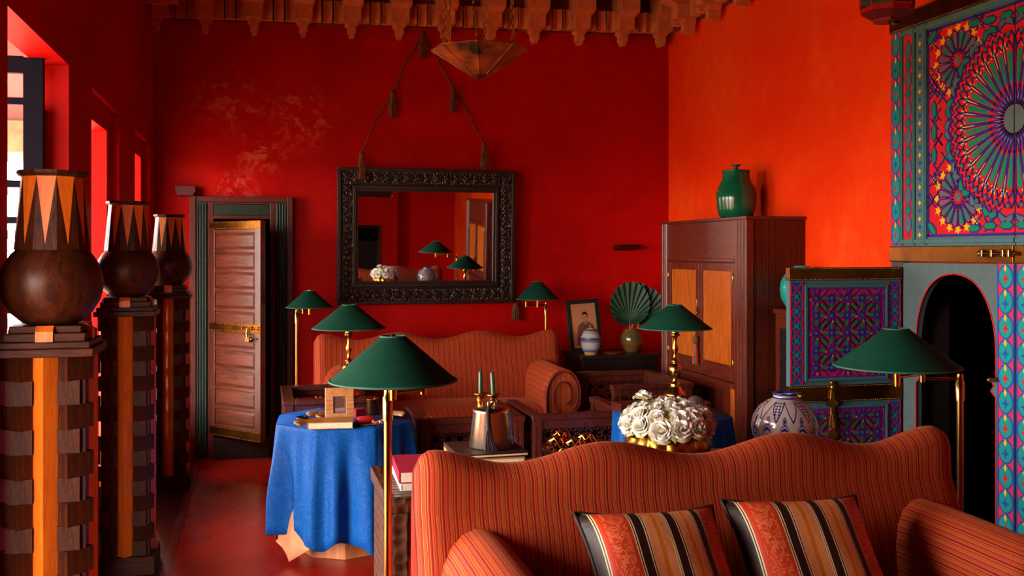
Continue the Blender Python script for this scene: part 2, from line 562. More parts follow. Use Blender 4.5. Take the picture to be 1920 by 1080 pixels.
# ground and a blue louvred screen outside the tall window
slab('ground', (-60, -60, -0.25), (WX - WT - .001, 60, -0.15), plain('sandy_terrace', '#b08868', 0.9, var=0.2, vscale=1))
t = thing('terrace_screen', 'pale blue horizontal rails of the terrace screen outside the tall window', 'screen', (-2.3, 8.6, -0.15))
for k, z in enumerate((0.45, 0.80, 1.15, 1.50, 1.85, 2.20)):
    MB().box((-2.2, -.03, z), (1.0, .03, z + .07)).build('rail', M['skyblue'], t)
for x in (-2.2, -1.2, -0.2, 0.8):
    MB().box((x, -.04, 0), (x + .07, .04, 2.45)).build('post', M['skyblue'], t)
t = thing('terrace_eave', 'terracotta eave of the terrace above the blue screen', 'eave', (-2.9, 9.2, -0.15))
MB().box((-2.4, -.5, 2.55), (1.6, .5, 2.8)).build('eave_beam', M['cornice'], t)
for x in (-2.3, 1.4):
    MB().box((x, -.1, 0), (x + .18, .1, 2.55)).build('post', M['cornice'], t)

# porch roof over the terrace, so only the low sky looks in
root = struct(MB().box((-3.2, RY - 1, 2.68), (WX - WT - .001, 11.5, 2.9)).build('roof_porch', M['wall']))
for y in (-1.6, 0.9, 10.8):
    MB().box((-3.15, y - .15, -.15), (-2.85, y + .15, 2.68)).build('pillar', M['cornice'], root)

# ---------------------------------------------------------------- cornice
def cornice_z(x):            # the old cornice rises a little towards the corner
    return 3.385 + (x + 0.8) / 4.25 * 0.095
def corbel_parts():
    lower = MB().box((-.065, -.17, 0), (.065, 0, .135)).mesh('corbel')
    up = MB()
    up.prism([(-.265, .135), (-.265, .30), (0, .30), (0, .11), (-.17, .11)], -.078, .078, 'x')
    dr = MB()
    dr.prism([(-.05, 0), (.05, 0), (.05, -.02), (.03, -.035), (.03, -.085), (.018, -.09), (.018, -.115), (-.018, -.115), (-.018, -.09), (-.03, -.085), (-.03, -.035), (-.05, -.02)], -.10, 0, 'y')
    return lower, up.mesh('corbel_head'), dr.mesh('corbel_drop')
CB = corbel_parts()
fl = MB()
pr = [(-.037, 0), (-.037, -.075)]
for k in range(7):
    a = k / 6 * PI
    pr.append((-.033 + .066 * k / 6, -.075 + .028 * math.sin(a)))
pr += [(.037, -.075), (.037, 0)]
fl.prism(pr, 0.0, .17)
FL = fl.mesh('flute')
def mob(name, mesh, mat, parent, loc, rz=0.0):
    o = bpy.data.objects.new(name, mesh); COL.objects.link(o)
    if mat and not mesh.materials: mesh.materials.append(mat)
    o.parent = parent; o.location = loc; o.rotation_euler = (0, 0, rz)
    return o
bx = [-0.78, -0.416, -0.052, 0.322, 0.696, 1.078, 1.449, 1.836, 2.206, 2.598, 2.985, 3.332]
root = bpy.data.objects.new('trim_2', None); COL.objects.link(root); struct(root)
cb = MB()
cb.add([(WX, BY, cornice_z(WX)), (RX, BY, cornice_z(RX)), (RX, BY - .055, cornice_z(RX)), (WX, BY - .055, cornice_z(WX)), (WX, BY, CZ), (RX, BY, CZ), (RX, BY - .055, CZ), (WX, BY - .055, CZ)],
       [(0, 1, 2, 3), (3, 2, 6, 7), (4, 7, 6, 5), (0, 3, 7, 4), (1, 5, 6, 2)])
cb.build('cornice_band', M['cornice_back'], root)
yb = BY - 0.05
for i, x in enumerate(bx):
    z = cornice_z(x)
    mob('corbel', CB[0], M['cornice'], root, (x, yb, z))
    mob('corbel_head', CB[1], M['cornice'], root, (x, yb, z))
    mob('corbel_drop', CB[2], M['cornice'], root, (x, yb, z))
    if i < len(bx) - 1:
        g = bx[i + 1] - x
        for k in range(3):
            xx = x + g * (0.27 + 0.23 * k)
            mob('flute', FL, M['cornice'], root, (xx, yb, cornice_z(xx) + .004))
root = bpy.data.objects.new('trim_3', None); COL.objects.link(root); struct(root)
zr = cornice_z(RX) - .0
MB().box((RX - .055, RY, zr), (RX, BY - .055, CZ)).build('cornice_band', M['cornice_back'], root)
ys = [7.47 - .46 * k for k in range(9)]
for i, y in enumerate(ys):
    p = (RX - .05, y, zr)
    mob('corbel', CB[0], M['cornice'], root, p, -PI / 2)
    mob('corbel_head', CB[1], M['cornice'], root, p, -PI / 2)
    mob('corbel_drop', CB[2], M['cornice'], root, p, -PI / 2)
    for k in range(3):
        mob('flute', FL, M['cornice'], root, (RX - .05, y - .46 * (0.27 + 0.23 * k), zr + .004), -PI / 2)
for k in range(2):
    mob('flute', FL, M['cornice'], root, (RX - .05, 7.62 + .1 * k, zr + .004), -PI / 2)
root = bpy.data.objects.new('trim_4', None); COL.objects.link(root); struct(root)
zl = cornice_z(WX)
MB().box((WX, RY, zl), (WX + .055, BY - .055, CZ)).build('cornice_band', M['cornice_back'], root)
for i in range(5):
    p = (WX + .05, 7.5 - .42 * i, zl)
    for q, n_ in enumerate(('corbel', 'corbel_head', 'corbel_drop')):
        mob(n_, CB[q], M['cornice'], root, p, PI / 2)
    for k in range(3):
        mob('flute', FL, M['cornice'], root, (WX + .05, p[1] - .42 * (0.27 + 0.23 * k), zl + .004), PI / 2)

# ---------------------------------------------------------------- tall window leaf and frames
def glazed_leaf(name, y, xa, xb, z0, z1, rails, mat):
    root = bpy.data.objects.new(name, None); COL.objects.link(root); struct(root)
    st = 0.075
    MB().box((xa - st, y - .02, z0), (xa, y + .02, z1)).build('stile', mat, root)
    MB().box((xb, y - .02, z0), (xb + st, y + .02, z1)).build('stile', mat, root)
    zs = [z0] + rails + [z1]
    for z in [z0 + .03] + rails + [z1 - .03]:
        h = .035 if z in (z0 + .03, z1 - .03) else .014
        MB().box((xb + st, y - .018, z - h), (xa - st, y + .018, z + h)).build('glazing_bar', mat, root)
    for k in range(len(zs) - 1):
        MB().box((xb + st - .005, y - .003, zs[k]), (xa - st + .005, y + .003, zs[k + 1])).build('pane', M['glass'], root)
    return root
glazed_leaf('window_1', 4.48, WX - .075, WX - .52, 0.04, 2.40, [0.48, 1.36, 1.73, 1.88, 2.22], M['navy'])
root = bpy.data.objects.new('window_2', None); COL.objects.link(root); struct(root)
MB().box((WX - .13, 4.545, 0.02), (WX - .085, 4.598, 2.2)).build('window_jamb', M['wine'], root)
MB().box((WX - .15, 4.545, 0.02), (WX - .131, 4.598, 2.2)).build('window_edge', M['skyblue'], root)

# ================================================================ PEDESTALS AND TURNED VASES
def make_pedestal(name, label, loc):
    t = thing(name, label, 'pedestal', loc, 0, 'wooden pedestals along the window wall')
    W_, Wh, Hn = M['wenge'], M['wenge_h'], M['honey']
    MB().cbox((0, 0, .045), (.285, .285, .09)).build('plinth', Wh, t, .004)
    MB().cbox((0, 0, .685), (.15, .15, 1.19)).build('core', M['mahogany'], t)
    bar = MB().cbox((0, 0, .685), (.05, .05, 1.19), PI / 4).mesh('honey_bar')
    for (x, y) in ((0, -.10), (.10, 0), (0, .10), (-.10, 0)):
        mob('honey_bar', bar, Hn, t, (x, y, 0))
    rh = 1.19 / 16
    dia = MB().cbox((0, 0, 0), (.092, .092, rh), PI / 4).mesh('corner_block')
    flat = MB().cbox((0, 0, 0), (.064, .04, rh), 0).mesh('flat_block')
    for r in range(16):
        z = .09 + rh * (r + .5)
        if r % 2 == 1:
            for sx in (-1, 1):
                for sy in (-1, 1):
                    mob('corner_block', dia, W_, t, (sx * .068, sy * .068, z))
        else:
            for q in range(4):
                a = q * PI / 2
                for sx in (-1, 1):
                    x, y = sx * .067, -.093
                    mob('flat_block', flat, W_, t, (x * math.cos(a) - y * math.sin(a), x * math.sin(a) + y * math.cos(a), z), a)
    c = MB().cbox((0, 0, 1.2925), (.285, .285, .025)).build('capital_slab', Wh, t, .003)
    MB().cbox((0, 0, 1.315), (.262, .262, .02)).build('capital_slab', Wh, t, .003)
    MB().cbox((0, 0, 1.338), (.232, .232, .026)).build('capital_step', Wh, t, .003)
    MB().cbox((0, 0, 1.362), (.205, .205, .022)).build('capital_step', Wh, t, .003)
    blk = MB().prism([(-.122, 1.325), (-.122, 1.357), (-.106, 1.3735), (-.09, 1.3735), (-.09, 1.325)], -.025, .025, 'x').mesh('honey_block')
    for q in range(4):
        mob('honey_block', blk, Hn, t, (0, 0, 0), q * PI / 2)
    return t
ped0 = make_pedestal('pedestal', 'nearest toothed dark wood pedestal with an orange strip, before the tall window', (-.640, 3.40, 0))
copy_tree(ped0, 'middle one of three toothed wooden pedestals, under the second vase', (-.655, 5.36, 0))
copy_tree(ped0, 'farthest toothed wooden pedestal, beside the green painted doorway', (-.610, 7.18, 0))

def make_urn(label, loc):
    t = thing('wooden_vase', label, 'vase', loc, 0, 'turned wooden vases on pedestals')
    prof = [(.0, 0), (.07, 0), (.085, .006), (.118, .035), (.142, .075), (.152, .118), (.149, .155), (.137, .190), (.118, .220), (.108, .229), (.105, .235)]
    MB().lathe(prof, 48).build('body', M['wenge_vase'], t)
    z0, z1, r0, r1, n = .233, .462, .112, .090, 10
    dark = MB()
    dark.lathe([(r0, z0), (r1, z1)], n, smooth=False)
    dark.build('neck', M['wenge'], t)
    for i in range(n):
        a, b_ = 2 * PI * i / n, 2 * PI * (i + 1) / n
        am = (a + b_) / 2
        k = 1.006
        P = lambda r, q, z: (r * math.cos(q), r * math.sin(q), z)
        zb = z0 + .018
        rb = (r0 + (r1 - r0) * .08) * math.cos(PI / n)
        v = [P(r1 * k, a, z1), P(r1 * k, b_, z1), P(rb * k + .0006, am, zb), P(r1 * .97, a, z1), P(r1 * .97, b_, z1), P(rb * .97, am, zb)]
        MB().add(v, [(0, 2, 1), (3, 4, 5), (0, 1, 4, 3), (1, 2, 5, 4), (2, 0, 3, 5)]).build('inlay', M['honey'], t)
    MB().lathe([(.085, z1 - .002), (.096, z1), (.104, z1 + .008), (.104, z1 + .018), (.082, z1 + .018), (.080, z1 - .03), (0.0, z1 - .03)], n, smooth=False).build('rim', M['wenge'], t)
    return t
urn0 = make_urn('biggest-looking round wooden vase with orange inlaid triangles, before the window', (-.640, 3.40, 1.373))
copy_tree(urn0, 'round wooden vase with inlaid triangles on the middle pedestal', (-.655, 5.36, 1.373), .1)
copy_tree(urn0, 'farthest round wooden vase with inlaid triangles, nearest the doorway', (-.610, 7.18, 1.373), .2)

# ================================================================ SOFAS
def smooth_interp(xs, vs, x):
    for i in range(len(xs) - 1):
        if xs[i] <= x <= xs[i + 1]:
            k = (x - xs[i]) / (xs[i + 1] - xs[i])
            k = (1 - math.cos(PI * k)) / 2
            return vs[i] + (vs[i + 1] - vs[i]) * k
    return vs[-1] if x > xs[-1] else vs[0]
def sofa_top(ax):
    return smooth_interp([0, .32, .63, .89, .96], [.937, .992, .940, .992, .975], ax)
def make_sofa(label, loc):
    t = thing('sofa', label, 'sofa', loc, 0, 'striped camelback sofas')
    ST = M['stripe']
    HW = .945
    n = 72
    rows = []; uvs = []
    for i in range(n + 1):
        s = -1 + 2 * i / n
        x = HW * s
        e = min(1.0, (1 - abs(s)) * HW / .07)           # rounding near the ends
        e = math.sqrt(max(0.0, 1 - (1 - e) ** 2))
        top = sofa_top(abs(x)) - .05 * (1 - e)
        mid = .355
        th = (.085 * e + .004)
        pts = []
        for (z, o) in ((.18, .14), (.45, .13), (.55, .13), (.66, .155), (.75, .19), (.83, .225)):
            zz = min(z, top - .09)
            pts.append((zz, o))
        row = []; uv = []
        # front face up, over the roll, rear face down
        for (zz, yf) in pts:
            row.append((x, yf + (1 - e) * .07, zz)); uv.append((x, zz))
        yt0 = pts[-1][1]
        for k in range(1, 9):
            a = PI * k / 9
            cy = yt0 + .075
            row.append((x, cy - .075 * math.cos(a) * e, top - .075 + .075 * math.sin(a))); uv.append((x, .9 + .02 * k))
        for (zz, yf) in reversed(pts):
            row.append((x, .225 + .15 + (.83 - zz) * .03 - (1 - e) * .06, zz)); uv.append((x, 1.2 - zz))
        rows.append(row); uvs.append(uv)
    mb = MB()
    mb.grid(rows, True, uvs)
    mb.add(rows[0], [tuple(range(len(rows[0]) - 1, -1, -1))], True, uvs[0])
    mb.add(rows[-1], [tuple(range(len(rows[0])))], True, uvs[-1])
    mb.build('back', ST, t)
    # seat cushion with rounded front
    rows = []; uvs = []
    for i in range(25):
        x = -.64 + 1.28 * i / 24
        sag = .02 * (1 - (x / .64) ** 2)
        pr = [(.16, .44), (.16, .485), (.0, .505 + sag), (-.25, .50 + sag), (-.36, .485), (-.415, .455), (-.43, .42), (-.415, .385), (-.38, .37)]
        rows.append([(x, y, z) for (y, z) in pr]); d = 0; uv = []
        for k, (y, z) in enumerate(pr): uv.append((x, z - y))
        uvs.append(uv)
    mb = MB(); mb.grid(rows, True, uvs)
    mb.add(rows[0], [tuple(range(8, -1, -1))], False, uvs[0]); mb.add(rows[-1], [tuple(range(9))], False, uvs[-1])
    mb.build('seat_cushion', ST, t)
    mb = MB()
    v = [(-.76, -.40, .10), (.76, -.40, .10), (.76, .40, .10), (-.76, .40, .10), (-.76, -.40, .39), (.76, -.40, .39), (.76, .40, .39), (-.76, .40, .39)]
    mb.add(v, [(0, 1, 5, 4), (4, 5, 6, 7), (0, 3, 2, 1), (1, 2, 6, 5), (2, 3, 7, 6), (3, 0, 4, 7)], False, [(p[0], p[2] - p[1]) for p in v])
    mb.build('base', ST, t)
    # rolled arms
    for sg in (-1, 1):
        cx, cz, R, RZ = .76, .580, .13, .19
        prof = []
        # inner face up, round the roll, tuck under, outer face down
        prof.append((.63, .30)); prof.append((.63, .50))
        for k in range(0, 15):
            a = PI - k / 14 * (PI + PI * .45)
            prof.append((cx + R * math.cos(a), cz + RZ * math.sin(a)))
        prof.append((.80, .36)); prof.append((.80, .10)); prof.append((.63, .10))
        L = [0.0]
        for k in range(1, len(prof)):
            L.append(L[-1] + math.dist(prof[k], prof[k - 1]))
        rows = []; uvs = []
        ysn = [(-.435, -.008), (-.445, .0), (-.30, .0), (-.1, .003), (.1, .004), (.20, .0)]
        for (y, dz) in ysn:
            rows.append([(sg * px_, y, pz_ + (dz if pz_ > .5 else 0)) for (px_, pz_) in prof])
            uvs.append([(l, y) for l in L])
        arm = MB(); arm.grid(rows, True, uvs)
        arm.add(rows[0], [tuple(range(len(prof))) if sg < 0 else tuple(range(len(prof) - 1, -1, -1))], False, [(p[0], p[2]) for p in rows[0]])
        arm.add(rows[-1], [tuple(range(len(prof)))], False, [(p[0], p[2]) for p in rows[-1]])
        am = arm.build('arm', ST, t)
        # scroll on the arm front: raised spiral and its piping
        sp = []
        for k in range(44):
            a = PI - k / 43 * 3.4 * PI
            r = 1 - k / 43 * .66
            sp.append((sg * (cx + R * r * math.cos(a)), -.449, cz + RZ * r * math.sin(a)))
        sp = [(sg * .632, -.449, .12), (sg * .632, -.449, .40)] + sp
        MB().tube(sp, .006, 6).build('scroll_piping', M['piping'], am)
    for sx in (-.72, .72):
        for sy in (-.34, .34):
            MB().lathe([(.022, 0), (.03, .03), (.035, .105)], 12, (sx, sy, 0)).build('foot', M['darkwood'], t)
    return t
sofa0 = make_sofa('big striped rust sofa in front with two cushions on it', (1.39, 2.72, 0))
copy_tree(sofa0, 'striped rust sofa against the far wall below the mirror', (1.32, 7.20, 0))

# scatter cushions
def cushion_mat():
    m, nt, b = base_mat('striped_silk_damask', 0.5, 0, 0.35)
    t_ = nt.nodes.new('ShaderNodeTexCoord')
    u, v_, w_ = sep(nt, t_.outputs['UV'])
    S, Bk, Cr, Rd, Or = H('#d08250'), H('#2a120a'), H('#d0c090'), H('#c03414'), H('#c06c14')
    st = [(0, Bk), (.05, Cr), (.058, Bk), (.066, Cr), (.074, Rd), (.285, Cr), (.292, Bk), (.299, Cr), (.306, Bk), (.365, Cr), (.372, Bk), (.379, Cr), (.386, S), (.445, Or), (.47, S),
          (.525, Cr), (.532, Bk), (.539, Cr), (.546, Bk), (.60, Cr), (.607, Bk), (.614, Cr), (.621, S)]
    st2 = [(0, S), (.08, Or), (.14, S), (.26, Cr), (.275, Bk), (.29, Cr), (.305, Bk), (.43, Cr), (.445, Bk), (.46, Cr), (.475, Rd), (.96, Bk)]
    ca = ramp(nt, u, st, True)
    cb2 = ramp(nt, (u - .64) / .36, st2, True)
    c = mix(nt, u.gt(.64), ca, cb2)
    vv = coords(nt, (1, 1, 1), 'UV')
    n1 = X(nt, noise(nt, vv, 9, 3, 0.5, 2.2))
    flower = ((n1 * 5.0).fract().gt(.52)) * ((u - .185).abs().lt(.075).max((u - .88).abs().lt(.06)))
    c = mix(nt, flower * 0.55, c, H('#d67a4c'))
    nt.links.new(c, b.inputs['Base Color'])
    bump(nt, b, n1, 0.15, 0.01)
    return m
M['cushion'] = cushion_mat()
def make_cushion(label, loc, rx, ry, rz):
    t = thing('cushion', label, 'cushion', loc, 0, 'silk cushions on the front sofa')
    t.rotation_euler = (rx, ry, rz)
    w, h = .23, .215
    n = 20
    for side in (-1, 1):
        rows = []; uvs = []
        for j in range(n + 1):
            row = []; uv = []
            v_ = -1 + 2 * j / n
            for i in range(n + 1):
                u = -1 + 2 * i / n
                pin = 1 - .11 * (1 - v_ * v_) * abs(u) ** 2      # sides drawn in between the corners
                pin2 = 1 - .11 * (1 - u * u) * abs(v_) ** 2
                x, z = w * u * pin, h * v_ * pin2
                d = .085 * (max(0, (1 - u ** 4) * (1 - v_ ** 4))) ** .55
                d += .004 * math.sin(7 * u + 3 * v_) * (1 - abs(u)) * (1 - abs(v_))
                row.append((x, side * d, z + h)); uv.append(((u + 1) / 2, (v_ + 1) / 2))
            rows.append(row if side < 0 else row[::-1]); uvs.append(uv if side < 0 else uv[::-1])
        MB().grid(rows, True, uvs).build('cover', M['cushion'], t)
    pts = []
    for k in range(80):
        q = k / 80 * 4
        s_, f_ = int(q), q - int(q)
        u, v_ = [(-1 + 2 * f_, -1), (1, -1 + 2 * f_), (1 - 2 * f_, 1), (-1, 1 - 2 * f_)][s_]
        pts.append((w * u * (1 - .11 * (1 - v_ * v_) * abs(u) ** 2), 0, h + h * v_ * (1 - .11 * (1 - u * u) * abs(v_) ** 2)))
    MB().tube(pts, .006, 6, True).build('corded_edge', plain('brown_cushion_cord', '#2a1a10', 0.7), t)
    return t
make_cushion('striped silk cushion on the front sofa, the one nearer the blue table', (1.135, 2.55, .50), -.74, .03, .05)
make_cushion('striped silk cushion on the front sofa, the one nearer the painted door', (1.60, 2.55, .505), -.74, .02, -.04)
# ================================================================ LAMPS
def shade(t, r0, r1, z0, z1, c=(0, 0)):
    """coolie shade r0 at the rim z0, r1 at the top z1"""
    prof = [(r0, z0), (r1, z1)]
    mb = MB(); mb.lathe([(r0, z0), (r0 * .75 + r1 * .25, z0 * .75 + z1 * .25), (r1, z1), (r1 - .002, z1), (r0 - .004, z0 + .001), (r0, z0)], 48, (c[0], c[1], 0), caps=False)
    s_ = mb.build('lamp_shade', M['shade'], t)
    MB().tube([(c[0] + r0 * math.cos(a * 2 * PI / 48), c[1] + r0 * math.sin(a * 2 * PI / 48), z0) for a in range(48)], .0035, 5, True).build('rim_binding', M['shade_trim'], s_)
    MB().tube([(c[0] + r1 * math.cos(a * 2 * PI / 24), c[1] + r1 * math.sin(a * 2 * PI / 24), z1) for a in range(24)], .003, 5, True).build('top_binding', M['shade_trim'], s_)
    MB().lathe([(.0, z1 - .018), (r1 * .55, z1 - .018), (r1 * .55, z1 - .014), (.012, z1 - .012), (.01, z1 - .002), (.006, z1 + .006), (0, z1 + .008)], 12, (c[0], c[1], 0)).build('finial', M['gold'], s_)
    mb = MB()
    for k in range(3):
        a = k * 2 * PI / 3
        mb.tube([(c[0], c[1], z1 - .016), (c[0] + r1 * math.cos(a), c[1] + r1 * math.sin(a), z1 - .002)], .0015, 5)
    mb.build('spider', M['gold'], s_)
    return s_
def floor_lamp(label, base, head, z0, z1, r0, r1, elbow, ptop):
    """pole at base, shade over head, swing arm by way of elbow"""
    t = thing('floor_lamp', label, 'lamp', (base[0], base[1], 0), 0, 'brass swing-arm floor lamps')
    hx, hy = head[0] - base[0], head[1] - base[1]
    ex, ey = elbow[0] - base[0], elbow[1] - base[1]
    B = M['brass']
    MB().lathe([(0, 0), (.13, 0), (.132, .008), (.10, .018), (.03, .03), (.016, .05), (.0, .05)], 32).build('base', B, t)
    MB().lathe([(.0125, .04), (.0125, ptop - .09)], 16).build('pole', B, t)
    MB().lathe([(.016, ptop - .10), (.016, ptop - .03), (.012, ptop - .025), (.012, ptop)], 16).build('collar', B, t)
    za = ptop - .02
    MB().tube([(0, 0, za), (ex, ey, za)], .006, 8).build('swing_arm', B, t)
    MB().tube([(ex, ey, za + .018), (hx, hy, za + .018)], .006, 8).build('swing_arm', B, t)
    MB().lathe([(.010, za - .012), (.010, za + .030)], 12, (ex, ey, 0)).build('elbow_joint', B, t)
    MB().lathe([(.010, za - .015), (.011, za + .03), (.014, z0 + .03), (.012, z0 + .06), (.004, z0 + .065), (.004, z1 - .012)], 12, (hx, hy, 0)).build('socket', M['gold'], t)
    MB().lathe([(.012, z0 + .055), (.028, z0 + .09), (.024, z0 + .12), (.0, z0 + .13)], 12, (hx, hy, 0)).build('bulb', M['white'], t)
    shade(t, r0, r1, z0, z1, (hx, hy))
    return t
floor_lamp('brass floor lamp with green shade standing before the blue table and front sofa', (.372, 3.02), (.385, 2.995), 1.213, 1.345, .191, .038, (.49, 3.08), 1.188)
floor_lamp('brass swing-arm floor lamp with green shade beside the arched painted doorway', (2.50, 3.16), (2.22, 3.14), 1.188, 1.322, .218, .042, (2.37, 3.20), 1.150)
floor_lamp('small far floor lamp with green shade between doorway and far sofa', (.255, 7.55), (.345, 7.50), 1.19, 1.31, .172, .034, (.30, 7.58), 1.17)
floor_lamp('small far floor lamp with green shade beside the framed portrait', (2.225, 7.72), (2.15, 7.70), 1.22, 1.36, .172, .034, (2.06, 7.72), 1.19)

def table_lamp(label, loc, rz=0):
    t = thing('table_lamp', label, 'lamp', loc, rz, 'brass baluster table lamps')
    pr = [(0, 0), (.075, 0), (.078, .012), (.055, .022), (.030, .035), (.022, .055), (.030, .075), (.050, .088), (.062, .100), (.060, .112), (.044, .125), (.034, .145), (.026, .152), (.030, .160),
          (.024, .168), (.018, .178), (.014, .19), (.022, .205), (.034, .222), (.037, .240), (.034, .258), (.022, .274), (.014, .280), (.024, .286), (.024, .292), (.012, .30), (.010, .325),
          (.013, .338), (.018, .352), (.018, .365), (.010, .385), (.009, .41), (.016, .425), (.026, .43), (.026, .437), (.020, .442), (.024, .452), (.024, .458), (.0, .46)]
    MB().lathe(pr, 28).build('baluster', M['gold'], t)
    MB().lathe([(.004, .46), (.004, .58)], 8).build('harp_rod', M['gold'], t)
    MB().lathe([(.014, .46), (.028, .50), (.024, .535), (.0, .545)], 12).build('bulb', M['white'], t)
    shade(t, .200, .038, .470, .598)
    return t

# ================================================================ CLOTH-COVERED TABLES
def cloth_table(label, loc, rz, r, under):
    x, y = loc
    t = thing('octagonal_table', label, 'table', (x, y, 0), rz, 'octagonal tables under blue cloths')
    MB().prism([(.24 * math.cos(k * PI / 4 + PI / 8), .24 * math.sin(k * PI / 4 + PI / 8)) for k in range(8)], 0, .10).build('plinth', M['plinth'], t, .004)
    MB().prism([(.16 * math.cos(k * PI / 4 + PI / 8), .16 * math.sin(k * PI / 4 + PI / 8)) for k in range(8)], .10, .66).build('pillar', M['plinth'], t)
    MB().prism([((r - .012) * math.cos(k * PI / 4), (r - .012) * math.sin(k * PI / 4)) for k in range(8)], .66, .693).build('table_top', M['plinth'], t)
    n = 224
    rows = []
    def R(a):
        q = (a % (PI / 4)) - PI / 8
        k = math.cos(PI / 8) / math.cos(q)
        return r * (.93 * k + .07 * 1.0)
    rnd = random.Random(3)
    ph = [rnd.uniform(0, 6.28) for _ in range(5)]
    steps = [0, .012, .04, .10, .2, .32, .45, .58, .70, .82, .92, 1.0]
    for si, s in enumerate(steps):
        row = []
        for i in range(n):
            a = 2 * PI * i / n
            corner = math.cos(4 * a) ** 2 if math.cos(4 * a) > 0 else 0     # folds gather at the corners
            hem = .118 - .024 * math.cos(8 * a) + .03 * math.sin(2 * a + ph[0]) + .012 * math.sin(19 * a + ph[1])
            z = .70 - s * (.70 - hem)
            fold = (math.cos(8 * a) * .020 + math.sin(19 * a + ph[1]) * .019 + math.sin(31 * a + ph[2]) * .008 * corner + math.sin(13 * a + ph[3]) * .012)
            rr = R(a) + s ** .8 * .02 + fold * min(1, s * 1.6) ** 1.1
            if si == 0: rr = R(a) - .006; z = .703
            elif si == 1: rr = R(a) + .0; z = .696
            row.append((rr * math.cos(a), rr * math.sin(a), z))
        rows.append(row)
    mb = MB(); mb.grid(rows, True, None, True)
    inner = [[(p[0] * k, p[1] * k, .703) for p in rows[0]] for k in (0.001, .5, 1)]
    mb.grid(inner, True, None, True)
    cl = mb.build('table_cover', M['blue'])
    cl.location = (x, y, 0.0); cl.rotation_euler = (0, 0, rz)
    so = cl.modifiers.new('thick', 'SOLIDIFY'); so.thickness = .003; so.offset = 1
    if under:
        rows = []
        for k in range(7):
            z = .50 - k * .0803
            row = []
            for j in range(9):
                a = math.radians(-182 + j * 6)
                rr = r * .80 + (k / 6) * r * .20 + .012 * math.sin(j * 1.9)
                zz = max(z, .018 + abs(j - 4) * .026 * (k / 6))
                row.append((rr * math.cos(a), rr * math.sin(a), zz))
            rows.append(row)
        u = MB().grid(rows, True).build('under_cloth', M['peach'], t)
        so = u.modifiers.new('thick', 'SOLIDIFY'); so.thickness = .003
    return cl
c1 = cloth_table('octagonal table hidden under a blue damask cloth beside the front lamp', (.44, 5.46), .32, .385, True)
tag(c1, 'bright blue damask cloth over the table by the front lamp', 'tablecloth', 'blue damask tablecloths')
TX, TY = 2.21, 5.15
c2 = cloth_table('octagonal table under blue cloth, behind the white roses', (TX, TY), .2, .335, False)
tag(c2, 'blue cloth on the table behind the white roses, mostly hidden', 'tablecloth', 'blue damask tablecloths')
table_lamp('table lamp with green shade on the blue table by the front lamp', (.470, 5.56, .708))
table_lamp('table lamp with green shade behind the white roses, before the cabinet', (2.215, 5.11, .708))

